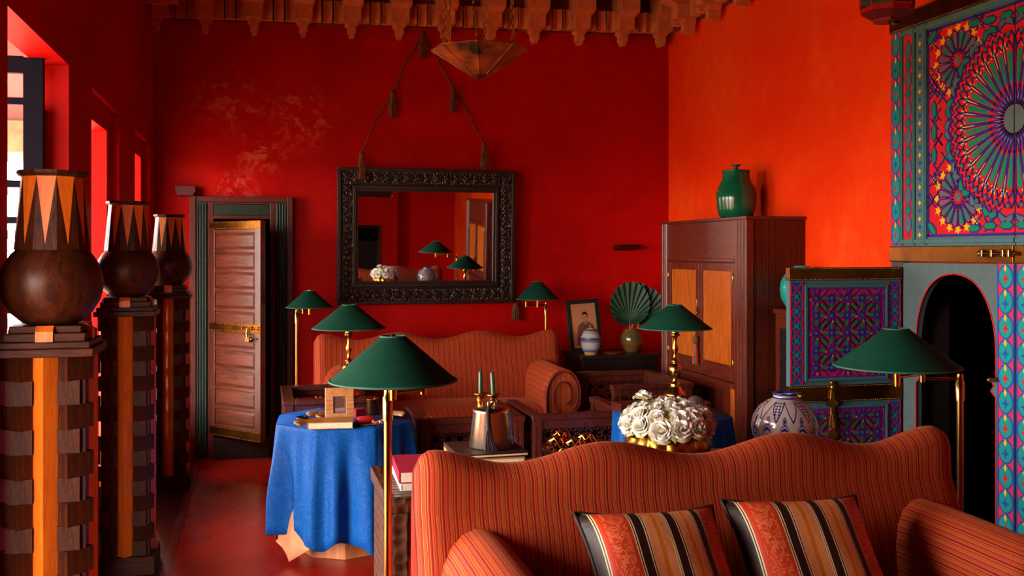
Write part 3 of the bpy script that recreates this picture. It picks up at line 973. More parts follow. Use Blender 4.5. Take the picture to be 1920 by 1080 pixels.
# ================================================================ CABINET AGAINST THE RIGHT WALL
def cabinet():
    X0, X1, Y0, Y1, Z1 = 3.02, 3.445, 5.83, 7.24, 1.83
    t = thing('cabinet', 'tall reddish wooden cabinet with orange door panels and fluted side', 'cabinet', (X0, Y0, 0))
    w, d = Y1 - Y0, X1 - X0
    Mh, Mv = M['mahogany_h'], M['mahogany']
    # local: x into the wall, y along the front
    MB().box((.03, 0.02, .06), (d, w, Z1 - .02)).build('body', Mv, t)
    MB().box((.0, .0, 0), (d, w, .06)).build('plinth', Mh, t, .004)
    MB().box((-.005, -.005, Z1 - .02), (d, w + .005, Z1)).build('top', Mh, t, .003)
    # fluted side facing the room's front
    n = 34
    fm = None
    for k in range(n):
        x = .055 + (d - .065) * (k + .5) / n
        if fm is None:
            q = (d - .065) / n
            mb = MB(); mb.prism([(-q * .42, .0), (-q * .25, -.008), (q * .25, -.008), (q * .42, .0)], .06, Z1 - .02)
            fm = mb.mesh('flute')
        mob('flute', fm, Mv, t, (x, .02, 0))
    # corner posts with fillets
    for (y0, y1) in ((0.0, .17), (w - .13, w)):
        MB().box((0, y0, .06), (.05, y1, Z1 - .02)).build('corner_post', Mv, t, .003)
        for k in range(3):
            yy = y0 + (y1 - y0) * (.25 + .25 * k)
            MB().prism([(-.008, yy - .012), (.002, yy - .018), (.002, yy + .018), (-.008, yy + .012)], .06, Z1 - .02).build('fillet', Mv, t)
    MB().box((.005, .17, Z1 - .28), (.05, w - .13, Z1 - .02)).build('frieze_panel', Mh, t, .003)
    MB().box((-.004, .17, Z1 - .30), (.05, w - .13, Z1 - .275)).build('frieze_rail', Mh, t, .003)
    MB().box((.005, .17, .06), (.05, w - .13, .30)).build('lower_panel', Mh, t, .003)
    ya, yb_ = .175, w - .135
    mid = (ya + yb_) / 2
    zlo, zhi = .74, Z1 - .305
    for (a, b_) in ((ya, mid - .003), (mid + .003, yb_)):
        dr = MB().box((.018, a, zlo), (.045, b_, zhi)).build('door', Mv, t)
        st = .05
        for (p, q) in ((a, a + st), (b_ - st, b_)):
            MB().box((.002, p, zlo), (.02, q, zhi)).build('stile', Mv, dr, .003)
        for (p, q) in ((zlo, zlo + .10), (zhi - .055, zhi)):
            MB().box((.002, a + st, p), (.02, b_ - st, q)).build('rail', Mh, dr, .003)
        # fielded panel with bevelled frame
        MB().box((.012, a + st, zlo + .10), (.02, b_ - st, zhi - .055)).build('panel', M['teak'], dr, .002)
        yy = a + .012 if a < mid - .1 else b_ - .012
        for z in (zlo + .12, zhi - .10):
            MB().lathe([(.006, z - .03), (.008, z - .028), (.008, z + .028), (.006, z + .03)], 10, (.0, yy, 0)).build('hinge', M['brass_dull'], dr)
    # lower deep drawer front
    dr = MB().box((.018, ya, .31), (.045, yb_, zlo - .01)).build('drawer', Mv, t)
    MB().box((.002, ya, .31), (.02, ya + .06, zlo - .01)).build('stile', M['teak'], dr, .003)
    MB().box((.002, yb_ - .06, .31), (.02, yb_, zlo - .01)).build('stile', Mv, dr, .003)
    MB().box((-.006, ya, zlo - .05), (.02, yb_, zlo - .01)).build('rail', Mh, dr, .006)
    MB().box((-.002, ya + .06, .31), (.02, yb_ - .06, .35)).build('rail', Mh, dr, .004)
    k = MB().lathe([(.0, 0), (.012, .002), (.012, .012), (.004, .02), (.004, .10)], 10).build('lock_bar', M['brass_dull'], t)
    k.location = (-.012, mid, 1.16)
    # tassel that hangs from the key
    ts = thing('key_tassel', 'red and green silk tassel hanging from the cabinet key', 'tassel', (X0 - .022, Y0 + mid, .90))
    MB().tube([(0, 0, .26), (.0, 0, .10)], .004, 6).build('cord', M['rope'], ts)
    MB().lathe([(.0, .11), (.016, .10), (.026, .08), (.026, .06), (.014, .045), (0, .04)], 12).build('knot', M['rope'], ts)
    for j in range(14):
        a = j * 2 * PI / 14
        MB().tube([(.008 * math.cos(a), .008 * math.sin(a), .05), (.016 * math.cos(a), .018 * math.sin(a), -.02), (.018 * math.cos(a), .024 * math.sin(a), -.10)], .004, 5).build('strand', M['redcloth'] if j % 3 else M['leafgreen'], ts)
    return t, ts, mid
cab, cab_tassel, cab_mid = cabinet()
cab['group'] = 'twin tall cabinets'; cab_tassel['group'] = 'cabinet key tassels'
copy_tree(cab, 'tall reddish cabinet near the camera, seen only in the mirror', (3.02, 1.18, 0))
copy_tree(cab_tassel, 'silk tassel on the key of the cabinet seen in the mirror', (2.998, 1.18 + cab_mid, .90))

def low_cupboard():
    X0, X1, Y0, Y1, Z1 = 3.19, 3.445, 4.98, 5.80, 1.235
    t = thing('low_cupboard', 'low dark cupboard half hidden behind the open painted door leaf', 'cupboard', (X0, Y0, 0))
    w, d = Y1 - Y0, X1 - X0
    MB().box((.02, 0, 0), (d, w, Z1 - .03)).build('body', M['mahogany'], t)
    MB().box((0, -.01, Z1 - .03), (d, w, Z1)).build('top', M['mahogany_h'], t, .004)
    for (a, b_) in ((.03, w / 2 - .01), (w / 2 + .01, w - .03)):
        dr = MB().box((.004, a, .10), (.02, b_, Z1 - .06)).build('door', M['mahogany'], t, .003)
        MB().box((-.002, a + .06, .16), (.006, b_ - .06, Z1 - .12)).build('panel', M['darkwood'], dr)
        MB().sphere((-.008, b_ - .03, .66), .012, 10, 6).build('knob', M['brass_dull'], dr)
    MB().box((.04, -.008, .14), (d - .04, 0, Z1 - .10)).build('side_panel', M['darkwood'], t)
low_cupboard()
o = thing('glazed_jar', 'tall lidded green glazed jar on top of the cabinet', 'jar', (3.215, 6.36, 1.83))
MB().lathe([(0, 0), (.095, 0), (.118, .02), (.132, .07), (.138, .14), (.138, .185), (.132, .19), (.128, .215), (.112, .245), (.098, .275), (.092, .31), (.092, .325), (.0, .325)], 40).build('body', M['jade'], o)
MB().lathe([(.0, .325), (.097, .325), (.097, .337), (.02, .345), (.014, .352), (.014, .362), (.032, .368), (.034, .376), (.02, .381), (0, .382)], 32).build('lid', M['jade'], o)
o = thing('turquoise_jar', 'round turquoise glazed jar peeping out behind the open painted door leaf', 'jar', (3.315, 5.66, 1.235))
MB().lathe([(0, 0), (.07, 0), (.10, .02), (.128, .07), (.136, .13), (.128, .18), (.105, .22), (.06, .25), (.045, .258), (.05, .275), (.04, .277), (.035, .26), (0, .25)], 36).build('body', M['turq'], o)
o = thing('wall_bracket', 'small dark half-bowl bracket on the wall by the cabinet', 'wall bracket', (3.03, 8.095, 0))
MB().prism([(0, 1.66), (-.17, 1.66), (-.15, 1.645), (-.06, 1.615), (0, 1.61)], -.09, .10, 'x').build('shelf', M['darkwood'], o)
# ================================================================ MIRROR ON THE BACK WALL
def mirror():
    a = at_y(631, 317, 8.04); b_ = at_y(962, 567, 8.04)
    x0, x1 = a.x, b_.x
    z0, z1 = 1.18, 2.272
    TILT = math.radians(2.42)
    t = thing('mirror', 'large mirror in a wide carved dark wooden frame above the far sofa', 'mirror', ((x0 + x1) / 2, 8.07, z0))
    t.rotation_euler = (TILT, 0, 0)
    w, h = x1 - x0, z1 - z0
    hw = w / 2
    ix0, ix1 = at_y(671, 360, 8.03).x - (x0 + x1) / 2, at_y(923, 360, 8.03).x - (x0 + x1) / 2
    iz0, iz1 = .185, h - .185
    MB().box((ix0 - .03, -.035, iz0 - .03), (ix1 + .03, -.03, iz1 + .03)).build('mirror_glass', M['mirror'], t)
    MB().box((-hw + .03, -.029, .03), (hw - .03, -.012, h - .03)).build('backing', M['darkwood'], t)
    F, Cv = M['framewood'], M['carved']
    def member(name, mat, x_0, x_1, z_0, z_1, wd, y0, y1, bev=.004):
        # four mitred members between an outer rectangle and one wd inside it
        o = [(x_0, z_0), (x_1, z_0), (x_1, z_1), (x_0, z_1)]
        i = [(x_0 + wd, z_0 + wd), (x_1 - wd, z_0 + wd), (x_1 - wd, z_1 - wd), (x_0 + wd, z_1 - wd)]
        for k in range(4):
            k2 = (k + 1) % 4
            MB().prism([o[k], o[k2], i[k2], i[k]], y0, y1, 'y').build(name, mat, t, bev)
    wd = ix0 + hw
    wz = iz0
    member('outer_moulding', F, -hw, hw, 0, h, .03, -.075, -.02)
    member('carved_border', Cv, -hw + .03, hw - .03, .03, h - .03, min(wd, wz) - .075, -.058, -.03, 0)
    member('inner_moulding', F, ix0 - .045, ix1 + .045, iz0 - .045, iz1 + .045, .028, -.068, -.03)
    member('sight_edge', M['framewood'], ix0 - .017, ix1 + .017, iz0 - .017, iz1 + .017, .017, -.05, -.03, .002)
    # row of carved rosettes along the border
    ros = MB().lathe([(.032, 0), (.034, .006), (.026, .012), (.020, .006), (.012, .012), (.0, .013)], 16, smooth=False, rad=lambda q, z: 1 + .10 * math.cos(8 * q)).mesh('carved_rosette')
    bz = .03 + (min(wd, wz) - .075) / 2
    k = int(w / .085)
    for j in range(k):
        x = -hw + .08 + (w - .16) * j / (k - 1)
        for z in (bz, h - bz):
            r = mob('carved_rosette', ros, F, t, (x, -.056, z)); r.rotation_euler = (PI / 2, 0, 0)
    k = int(h / .085)
    for j in range(1, k - 1):
        z = .08 + (h - .16) * j / (k - 1)
        for x in (-hw + bz, hw - bz):
            r = mob('carved_rosette', ros, F, t, (x, -.056, z)); r.rotation_euler = (PI / 2, 0, 0)
    return x0, x1, z0, z1
MX0, MX1, MZ0, MZ1 = mirror()

# rope with tassels that carries the mirror
def tassel_mesh(h):
    mb = MB()
    rnd = random.Random(5)
    mb.lathe([(.0, 0), (.014, -.004), (.022, -.02), (.024, -.035), (.016, -.048), (.018, -.056)], 12)
    for k in range(22):
        a = k * 2 * PI / 22
        q = rnd.uniform(.8, 1.25)
        mb.tube([(.014 * math.cos(a), .014 * math.sin(a), -.05), (.024 * math.cos(a) * q, .022 * math.sin(a) * q, -h * .55), (.026 * math.cos(a) * q, .024 * math.sin(a) * q, -h * rnd.uniform(.9, 1.05))], [.005, .006, .004], 5)
    return mb.mesh('tassel')
TM = tassel_mesh(.22)
ROPE = 'tasselled rope of the mirror'
def pt(px, py, y=8.045): return at_y(px, py, y)
def rope(label, pts):
    mb = MB()
    q = []
    for i in range(len(pts) - 1):
        for k in range(6):
            q.append(pts[i].lerp(pts[i + 1], k / 6) + Vector((0, 0, -.008 * math.sin(PI * k / 6))))
    q.append(pts[-1])
    mb.tube(q, .007, 6)
    rnd = random.Random(1)
    for i in range(2, len(q) - 1, 3):
        d = (q[i + 1] - q[i]).normalized()
        mb.tube([q[i] - d * .012, q[i] + Vector((.004, -.002, 0)), q[i] + d * .012], .0095, 6)
    o = mb.build('rope', M['rope'])
    tag(o, label, 'rope', ROPE)
rope('braided brown rope from the wall nail to the left corner of the mirror', [pt(793, 62), pt(762, 112), pt(738, 172), pt(706, 222), pt(678, 285), pt(672, 314)])
rope('braided brown rope from the wall nail to the right corner of the mirror', [pt(793, 62), pt(822, 112), pt(849, 162), pt(880, 215), pt(907, 268), pt(914, 314)])
rope('thin brown cord hanging down beside the mirror frame', [pt(962, 330, 8.06), pt(964, 450, 8.06), pt(966, 562, 8.06)])
for (px, py, lab) in ((793, 58, 'brown rope tassel at the very top of the mirror rope'), (737, 168, 'brown rope tassel halfway down the left rope'), (850, 160, 'brown rope tassel halfway down the right rope'),
                      (678, 284, 'brown rope tassel on the left corner of the mirror frame'), (908, 266, 'brown rope tassel on the right corner of the mirror frame'), (967, 562, 'brown rope tassel below the right bottom corner of the mirror')):
    p = pt(px, py, 8.02 if py < 200 else 7.965)
    if py > 500: p = pt(px, py, 8.045)
    o = bpy.data.objects.new('rope_tassel', TM); COL.objects.link(o)
    if not TM.materials: TM.materials.append(M['rope'])
    o.location = p
    if py > 500: o.scale = (1, 1, .75)
    tag(o, lab, 'tassel', 'rope tassels of the mirror')
o = MB().lathe([(0, 0), (.012, 0), (.012, .01), (.006, .012), (.006, .06), (0, .06)], 10).build('wall_nail', M['brass_dull'])
o.rotation_euler = (-PI / 2, 0, 0); o.location = pt(793, 60, 8.03) ; tag(o, 'nail in the red wall from which the mirror rope hangs', 'nail')

# ================================================================ DOORWAY IN THE BACK WALL
def doorway():
    root = bpy.data.objects.new('door_1', None); COL.objects.link(root); struct(root)
    xl, xr = at_y(356, 370, 8.04).x, at_y(549, 370, 8.04).x
    zt = 2.03
    y0, y1 = 8.02, 8.10
    R_, G_ = M['redtrim'], M['greentrim']
    def bx_(n, a, b_, m, bev=.004): return MB().box(a, b_).build(n, m, root, bev)
    bx_('outer_post', (xl, y0, 0), (xl + .045, y1, zt), R_)
    bx_('outer_post', (xr - .045, y0, 0), (xr, y1, zt), R_)
    bx_('head', (xl + .045, y0 + .01, zt - .045), (xr - .045, y1, zt), R_)
    pl, pr_ = xl + .045, xr - .045
    for x in (pl, pr_ - .085):
        p = bx_('pilaster', (x, y0 + .012, 0), (x + .085, y1, zt - .045), G_)
        for k in range(4):
            xx = x + .012 + k * .0205
            MB().lathe([(.008, .02), (.008, zt - .06)], 8, (xx, y0 + .012, 0)).build('reed', G_, p)
    il, ir = pl + .085, pr_ - .085
    bx_('inner_post', (il, y0 + .018, 0), (il + .045, y1, zt - .045), R_)
    bx_('inner_post', (ir - .045, y0 + .018, 0), (ir, y1, zt - .045), R_)
    bx_('lintel_panel', (il + .045, y0 + .025, 1.885), (ir - .045, y1, zt - .06), G_)
    bx_('lintel_rail', (il + .045, y0 + .018, 1.855), (ir - .045, y1, 1.885), R_)
    bx_('lintel_rail', (il + .045, y0 + .018, zt - .06), (ir - .045, y1, zt - .045), R_)
    bx_('sill', (il + .045, y0 - .05, 0), (ir - .045, y1, .165), M['darkwood'])
    c = MB().prism([(xl - .09, 2.03), (xl + .03, 2.03), (xl + .03, 2.045), (xl + .045, 2.06), (xl + .045, 2.105), (xl - .105, 2.105), (xl - .105, 2.06), (xl - .09, 2.045)], y0 - .03, y1, 'y').build('corner_cap', M['redtrim'], root, .003)
    # the leaf, swung into the room
    hx, hy = at_y(396, 415, 8.0).x, 8.00
    L = .585
    ang = math.atan2(-.45, .38)
    lf = thing('door_leaf', 'half-open reddish panelled door leaf with brass bands and bolt', 'door', (hx, hy, .195), ang)
    zt_ = 1.635
    MB().box((0, -.0, .0), (L, .035, zt_)).build('core_board', M['reddoor_v'], lf)
    for (a, b_) in ((0, .055), (L - .065, L)):
        MB().box((a, -.012, 0), (b_, .002, zt_)).build('stile', M['reddoor_v'], lf, .003)
    n = 10
    zs0, zs1 = .075, zt_ - .075
    q = (zs1 - zs0) / n
    for k in range(n):
        z0 = zs0 + k * q
        MB().box((.055, -.012, z0 - .012), (L - .065, .002, z0 + .012)).build('rail', M['reddoor'], lf, .003)
        MB().prism([(z0 + .016, 0.0), (z0 + q - .016, 0), (z0 + q - .03, -.011), (z0 + .03, -.011)], 0, 1, 'x')
        p = MB()
        a, b_ = .058, L - .068
        za, zb = z0 + .014, z0 + q - .014
        v = [(a, 0, za), (b_, 0, za), (b_, 0, zb), (a, 0, zb), (a + .018, -.010, za + .02), (b_ - .018, -.010, za + .02), (b_ - .018, -.010, zb - .02), (a + .018, -.010, zb - .02)]
        p.add(v, [(4, 5, 6, 7), (0, 1, 5, 4), (1, 2, 6, 5), (2, 3, 7, 6), (3, 0, 4, 7)])
        p.build('panel', M['reddoor'], lf, .002)
    MB().box((.055, -.012, zs1 - .012), (L - .065, .002, zs1 + .012)).build('rail', M['reddoor'], lf, .003)
    bm = M['brass_sheet']
    for (z0, z1) in ((0, .075), (.80, .868), (zt_ - .06, zt_)):
        bb = MB().box((-.002, -.0155, z0), (L + .002, -.012, z1)).build('brass_band', bm, lf)
        mb = MB()
        for k in range(24):
            x = .012 + (L - .024) * k / 23
            for z in (z0 + .007, z1 - .007):
                mb.sphere((x, -.0165, z), .0035, 6, 4)
        mb.build('rivets', M['brass'], bb)['kind'] = 'stuff'
    bo = MB().tube([(L - .30, -.026, .838), (L + .02, -.026, .838)], .006, 8).build('bolt', M['brass'], lf)
    for x in (L - .20, L - .09, L - .02):
        MB().box((x - .008, -.030, .825), (x + .008, -.015, .85)).build('staple', M['brass'], bo, .002)
    k = MB().tube([(L - .13, -.026, .835), (L - .13, -.034, .80), (L - .12, -.034, .765)], .006, 8).build('padlock', M['brass'], lf)
    MB().box((L - .145, -.04, .735), (L - .095, -.02, .772)).build('padlock_body', M['brass_dull'], k, .004)
    MB().lathe([(0, 0), (.016, 0), (.016, .012), (0, .014)], 12, (L - .06, -.04, .755)).build('ring_boss', M['brass'], k)
    for z in (.25, 1.36):
        MB().lathe([(.010, z), (.010, z + .10)], 8, (-.004, .0, 0)).build('hinge', M['darkwood'], lf)
doorway()

# ================================================================ CARVED ARMCHAIRS
def fret(mb, x0, x1, z0, z1, y, p=.075, wd=.010, th=.012):
    """interlaced lattice of straight and diagonal bars clipped to a rectangle"""
    def seg(a, b_):
        # clip to the rectangle
        t0, t1 = 0.0, 1.0
        dx, dz = b_[0] - a[0], b_[1] - a[1]
        for pp, q in ((-dx, a[0] - x0), (dx, x1 - a[0]), (-dz, a[1] - z0), (dz, z1 - a[1])):
            if abs(pp) < 1e-9:
                if q < 0: return
            else:
                r = q / pp
                if pp < 0: t0 = max(t0, r)
                else: t1 = min(t1, r)
        if t1 - t0 < .05: return
        A = (a[0] + dx * t0, a[1] + dz * t0); B = (a[0] + dx * t1, a[1] + dz * t1)
        l = math.dist(A, B)
        if l < .01: return
        nx, nz = -(B[1] - A[1]) / l * wd / 2, (B[0] - A[0]) / l * wd / 2
        mb.prism([(A[0] - nx, A[1] - nz), (B[0] - nx, B[1] - nz), (B[0] + nx, B[1] + nz), (A[0] + nx, A[1] + nz)], y - th / 2, y + th / 2, 'y')
    w, h = x1 - x0, z1 - z0
    nx, nz = max(1, round(w / p)), max(1, round(h / p))
    px_, pz_ = w / nx, h / nz
    for i in range(nx):
        for j in range(nz):
            cx, cz = x0 + (i + .5) * px_, z0 + (j + .5) * pz_
            a, b_ = px_ / 2, pz_ / 2
            k = .42
            # eight pointed star in each cell, tied to the cell edges
            P8 = [(cx + (a if q % 2 == 0 else a * .8) * k * 1.25 * math.cos(q * PI / 4), cz + (b_ if q % 2 == 0 else b_ * .8) * k * 1.25 * math.sin(q * PI / 4)) for q in range(8)]
            for q in range(8):
                seg(P8[q], P8[(q + 3) % 8])
            for (sx, sz) in ((1, 0), (-1, 0), (0, 1), (0, -1)):
                seg((cx + sx * a * .5, cz + sz * b_ * .5), (cx + sx * a, cz + sz * b_))
            for (sx, sz) in ((1, 1), (-1, 1), (1, -1), (-1, -1)):
                seg((cx + sx * a * .45, cz + sz * b_ * .45), (cx + sx * a, cz + sz * b_))
def make_chair(label, loc, rz, w, d, h, seat_mat):
    """boxy armchair; its back is at local -y, it faces +y"""
    t = thing('armchair', label, 'armchair', loc, rz, 'carved wooden armchairs')
    W_ = M['chairwood']
    ps = .055
    hw = w / 2; hd = d / 2
    for sx in (-1, 1):
        for sy in (-1, 1):
            x, y = sx * (hw - ps / 2), sy * (hd - ps / 2)
            lg = MB().cbox((x, y, (h - .03) / 2), (ps, ps, h - .03)).build('leg', W_, t, .003)
            for q in (-.012, .012):
                MB().box((x + q - .003, y - ps / 2 - .003, .06), (x + q + .003, y - ps / 2 + .001, h - .05)).build('reed', W_, lg)
    MB().box((-hw - .008, -hd - .008, h - .032), (hw + .008, -hd + ps + .006, h)).build('back_rail', W_, t, .005)
    for sx in (-1, 1):
        a, b_ = sorted((sx * (hw - ps - .006), sx * (hw + .008)))
        MB().box((a, -hd + ps + .008, h - .032), (b_, hd + .012, h)).build('arm_rest', W_, t, .005)
    zs = .36
    # back lattice with frame rails
    MB().box((-hw + ps, -hd + .008, h - .085), (hw - ps, -hd + .045, h - .034)).build('upper_rail', W_, t, .003)
    MB().box((-hw + ps, -hd + .008, .10), (hw - ps, -hd + .045, .15)).build('lower_rail', W_, t, .003)
    mb = MB(); fret(mb, -hw + ps, hw - ps, .15, h - .085, -hd + .022)
    mb.build('back_lattice', W_, t)
    MB().box((-hw + ps, -hd + .034, .15), (hw - ps, -hd + .042, h - .085)).build('lattice_ground', M['darkwood'], t)
    for sx in (-1, 1):
        x = sx * (hw - .025)
        MB().box((x - .018, -hd + ps, h - .075), (x + .018, hd - ps, h - .034)).build('upper_rail', W_, t, .003)
        MB().box((x - .018, -hd + ps, .10), (x + .018, hd - ps, .15)).build('lower_rail', W_, t, .003)
        mb = MB(); mb.M = Matrix.Translation((x, 0, 0)) @ Matrix.Rotation(PI / 2, 4, 'Z')
        fret(mb, -hd + ps, hd - ps, .15, h - .075, 0)
        mb.build('side_lattice', W_, t)
    MB().box((-hw + ps, -hd + ps, zs - .10), (hw - ps, hd - .01, zs - .02)).build('seat_frame', W_, t, .003)
    MB().box((-hw + ps + .004, -hd + ps + .004, zs - .02), (hw - ps - .004, hd - .02, zs + .10)).build('seat_cushion', seat_mat, t, .03, seg=4)
    MB().box((-hw + ps + .01, -hd + ps + .006, zs + .10), (hw - ps - .01, -hd + ps + .10, h - .10)).build('back_cushion', seat_mat, t, .03, seg=4)
    return t
CH, CY = .655, 5.55
A = at_y(786, 790, CY); B_ = at_y(985, 790, CY)
make_chair('carved walnut armchair seen from behind, nearer the blue table', ((A.x + B_.x) / 2, CY + .31, 0), 0, B_.x - A.x - .016, .62, CH, M['wine'])
A = at_y(1000, 790, CY); B_ = at_y(1186, 790, CY)
make_chair('carved walnut armchair seen from behind, next to the white roses', ((A.x + B_.x) / 2, CY + .31, 0), 0, B_.x - A.x, .62, CH, M['wine'])
make_chair('dark carved armchair turned sideways between far sofa and cabinet', (2.53, 6.58, 0), PI / 2, .78, .56, .72, M['wine'])
make_chair('dark carved armchair half hidden behind the blue table', (.40, 6.38, 0), -PI / 2, .68, .54, .72, M['wine'])
# ================================================================ PAINTED DOORS ON THE RIGHT WALL
PT = {}
for n_, c_ in (('teal', '#4c6f74'), ('red', '#c81c24'), ('deepred', '#a01016'), ('blue', '#2b2a80'), ('green', '#14805a'), ('yellow', '#eab024'), ('pink', '#d8284c'), ('grey', '#57686a'),
               ('sea', '#1e8f8a'), ('royal', '#1c4fa8'), ('magenta', '#d8184c'), ('purple', '#44349a')):
    PT[n_] = plain('painted_' + n_, c_, 0.55, var=0.12, vscale=25, spec=0.15)
def hexa(l, w, c=0.0, tip=.35):
    return [(c - l / 2, 0), (c - l / 2 + w * tip * 2, -w / 2), (c + l / 2 - w * tip * 2, -w / 2), (c + l / 2, 0), (c + l / 2 - w * tip * 2, w / 2), (c - l / 2 + w * tip * 2, w / 2)]
def starpoly(n, r0, r1, ph=0.0):
    return [((r0 if k % 2 == 0 else r1) * math.cos(ph + k * PI / n), (r0 if k % 2 == 0 else r1) * math.sin(ph + k * PI / n)) for k in range(2 * n)]
def pm(poly, h, name):
    return MB().prism(poly, 0, h).mesh(name)
MESH = {}
def piece(name, key, poly, h, mat, parent, u, v, rot=0.0, z=0.0):
    if key not in MESH:
        me = pm(poly, h, name); me.materials.append(mat); MESH[key] = me
    return mob(name, MESH[key], None, parent, (u, v, z), rot)

DOOR_Y = 4.87
SEAM = .945
def strap(mb, pts, wd, h, closed=False):
    n = len(pts)
    for i in range(n if closed else n - 1):
        a, b_ = pts[i], pts[(i + 1) % n]
        l = math.dist(a, b_)
        if l < 1e-4: continue
        nx, ny = -(b_[1] - a[1]) / l * wd / 2, (b_[0] - a[0]) / l * wd / 2
        ex, ey = (b_[0] - a[0]) / l * wd * .3, (b_[1] - a[1]) / l * wd * .3
        mb.prism([(a[0] - nx - ex, a[1] - ny - ey), (b_[0] - nx + ex, b_[1] - ny + ey), (b_[0] + nx + ex, b_[1] + ny + ey), (a[0] + nx - ex, a[1] + ny - ey)], 0, h)
def ogee_strip(t, u0, u1, v0, v1, n, z):
    """vertical painted strip of ogee lobes"""
    w = u1 - u0; c = (u0 + u1) / 2
    MB().prism([(u0, v0), (u1, v0), (u1, v1), (u0, v1)], z, z + .002).build('painted_strip', PT['pink'], t)
    p = (v1 - v0) / n
    lob = lambda k: [(k * w * .46 * math.sin(PI * q / 10) ** .8 * (1 if q <= 10 else -1), 0) for q in range(0)]
    def oval(sx, sy):
        pts = []
        for q in range(24):
            a = 2 * PI * q / 24
            pts.append((sx * math.sin(a) * abs(math.sin(a)) ** .2, sy * math.cos(a)))
        return pts
    key = 'og%d%d' % (int(w * 1e4), int(p * 1e4))
    for k in range(n):
        v = v0 + p * (k + .5)
        b_ = piece('ogee_lobe', key + 'a', oval(w * .47, p * .52), .0010, PT['royal'], t, c, v, 0, z + .002)
        piece('lobe_fill', key + 'b', oval(w * .39, p * .44), .0010, PT['sea'], b_, 0, 0, 0, .0010)
        piece('lobe_flower', key + 'c%d' % (k % 2), starpoly(4, w * .24, w * .09, 0), .0010, PT['royal'] if k % 2 else PT['red'], b_, 0, -p * .08, 0, .0020)
        piece('lobe_bud', key + 'd', [(0, -p * .16), (w * .10, 0), (0, p * .16), (-w * .10, 0)], .0010, PT['yellow'], b_, 0, p * .36, 0, .0025)
    mb = MB()
    for e in (u0 + w * .02, u1 - w * .02):
        strap(mb, [(e, v0), (e, v1)], w * .05, .004)
    o = mb.build('strip_edging', PT['royal'], t); o.location = (0, 0, z)

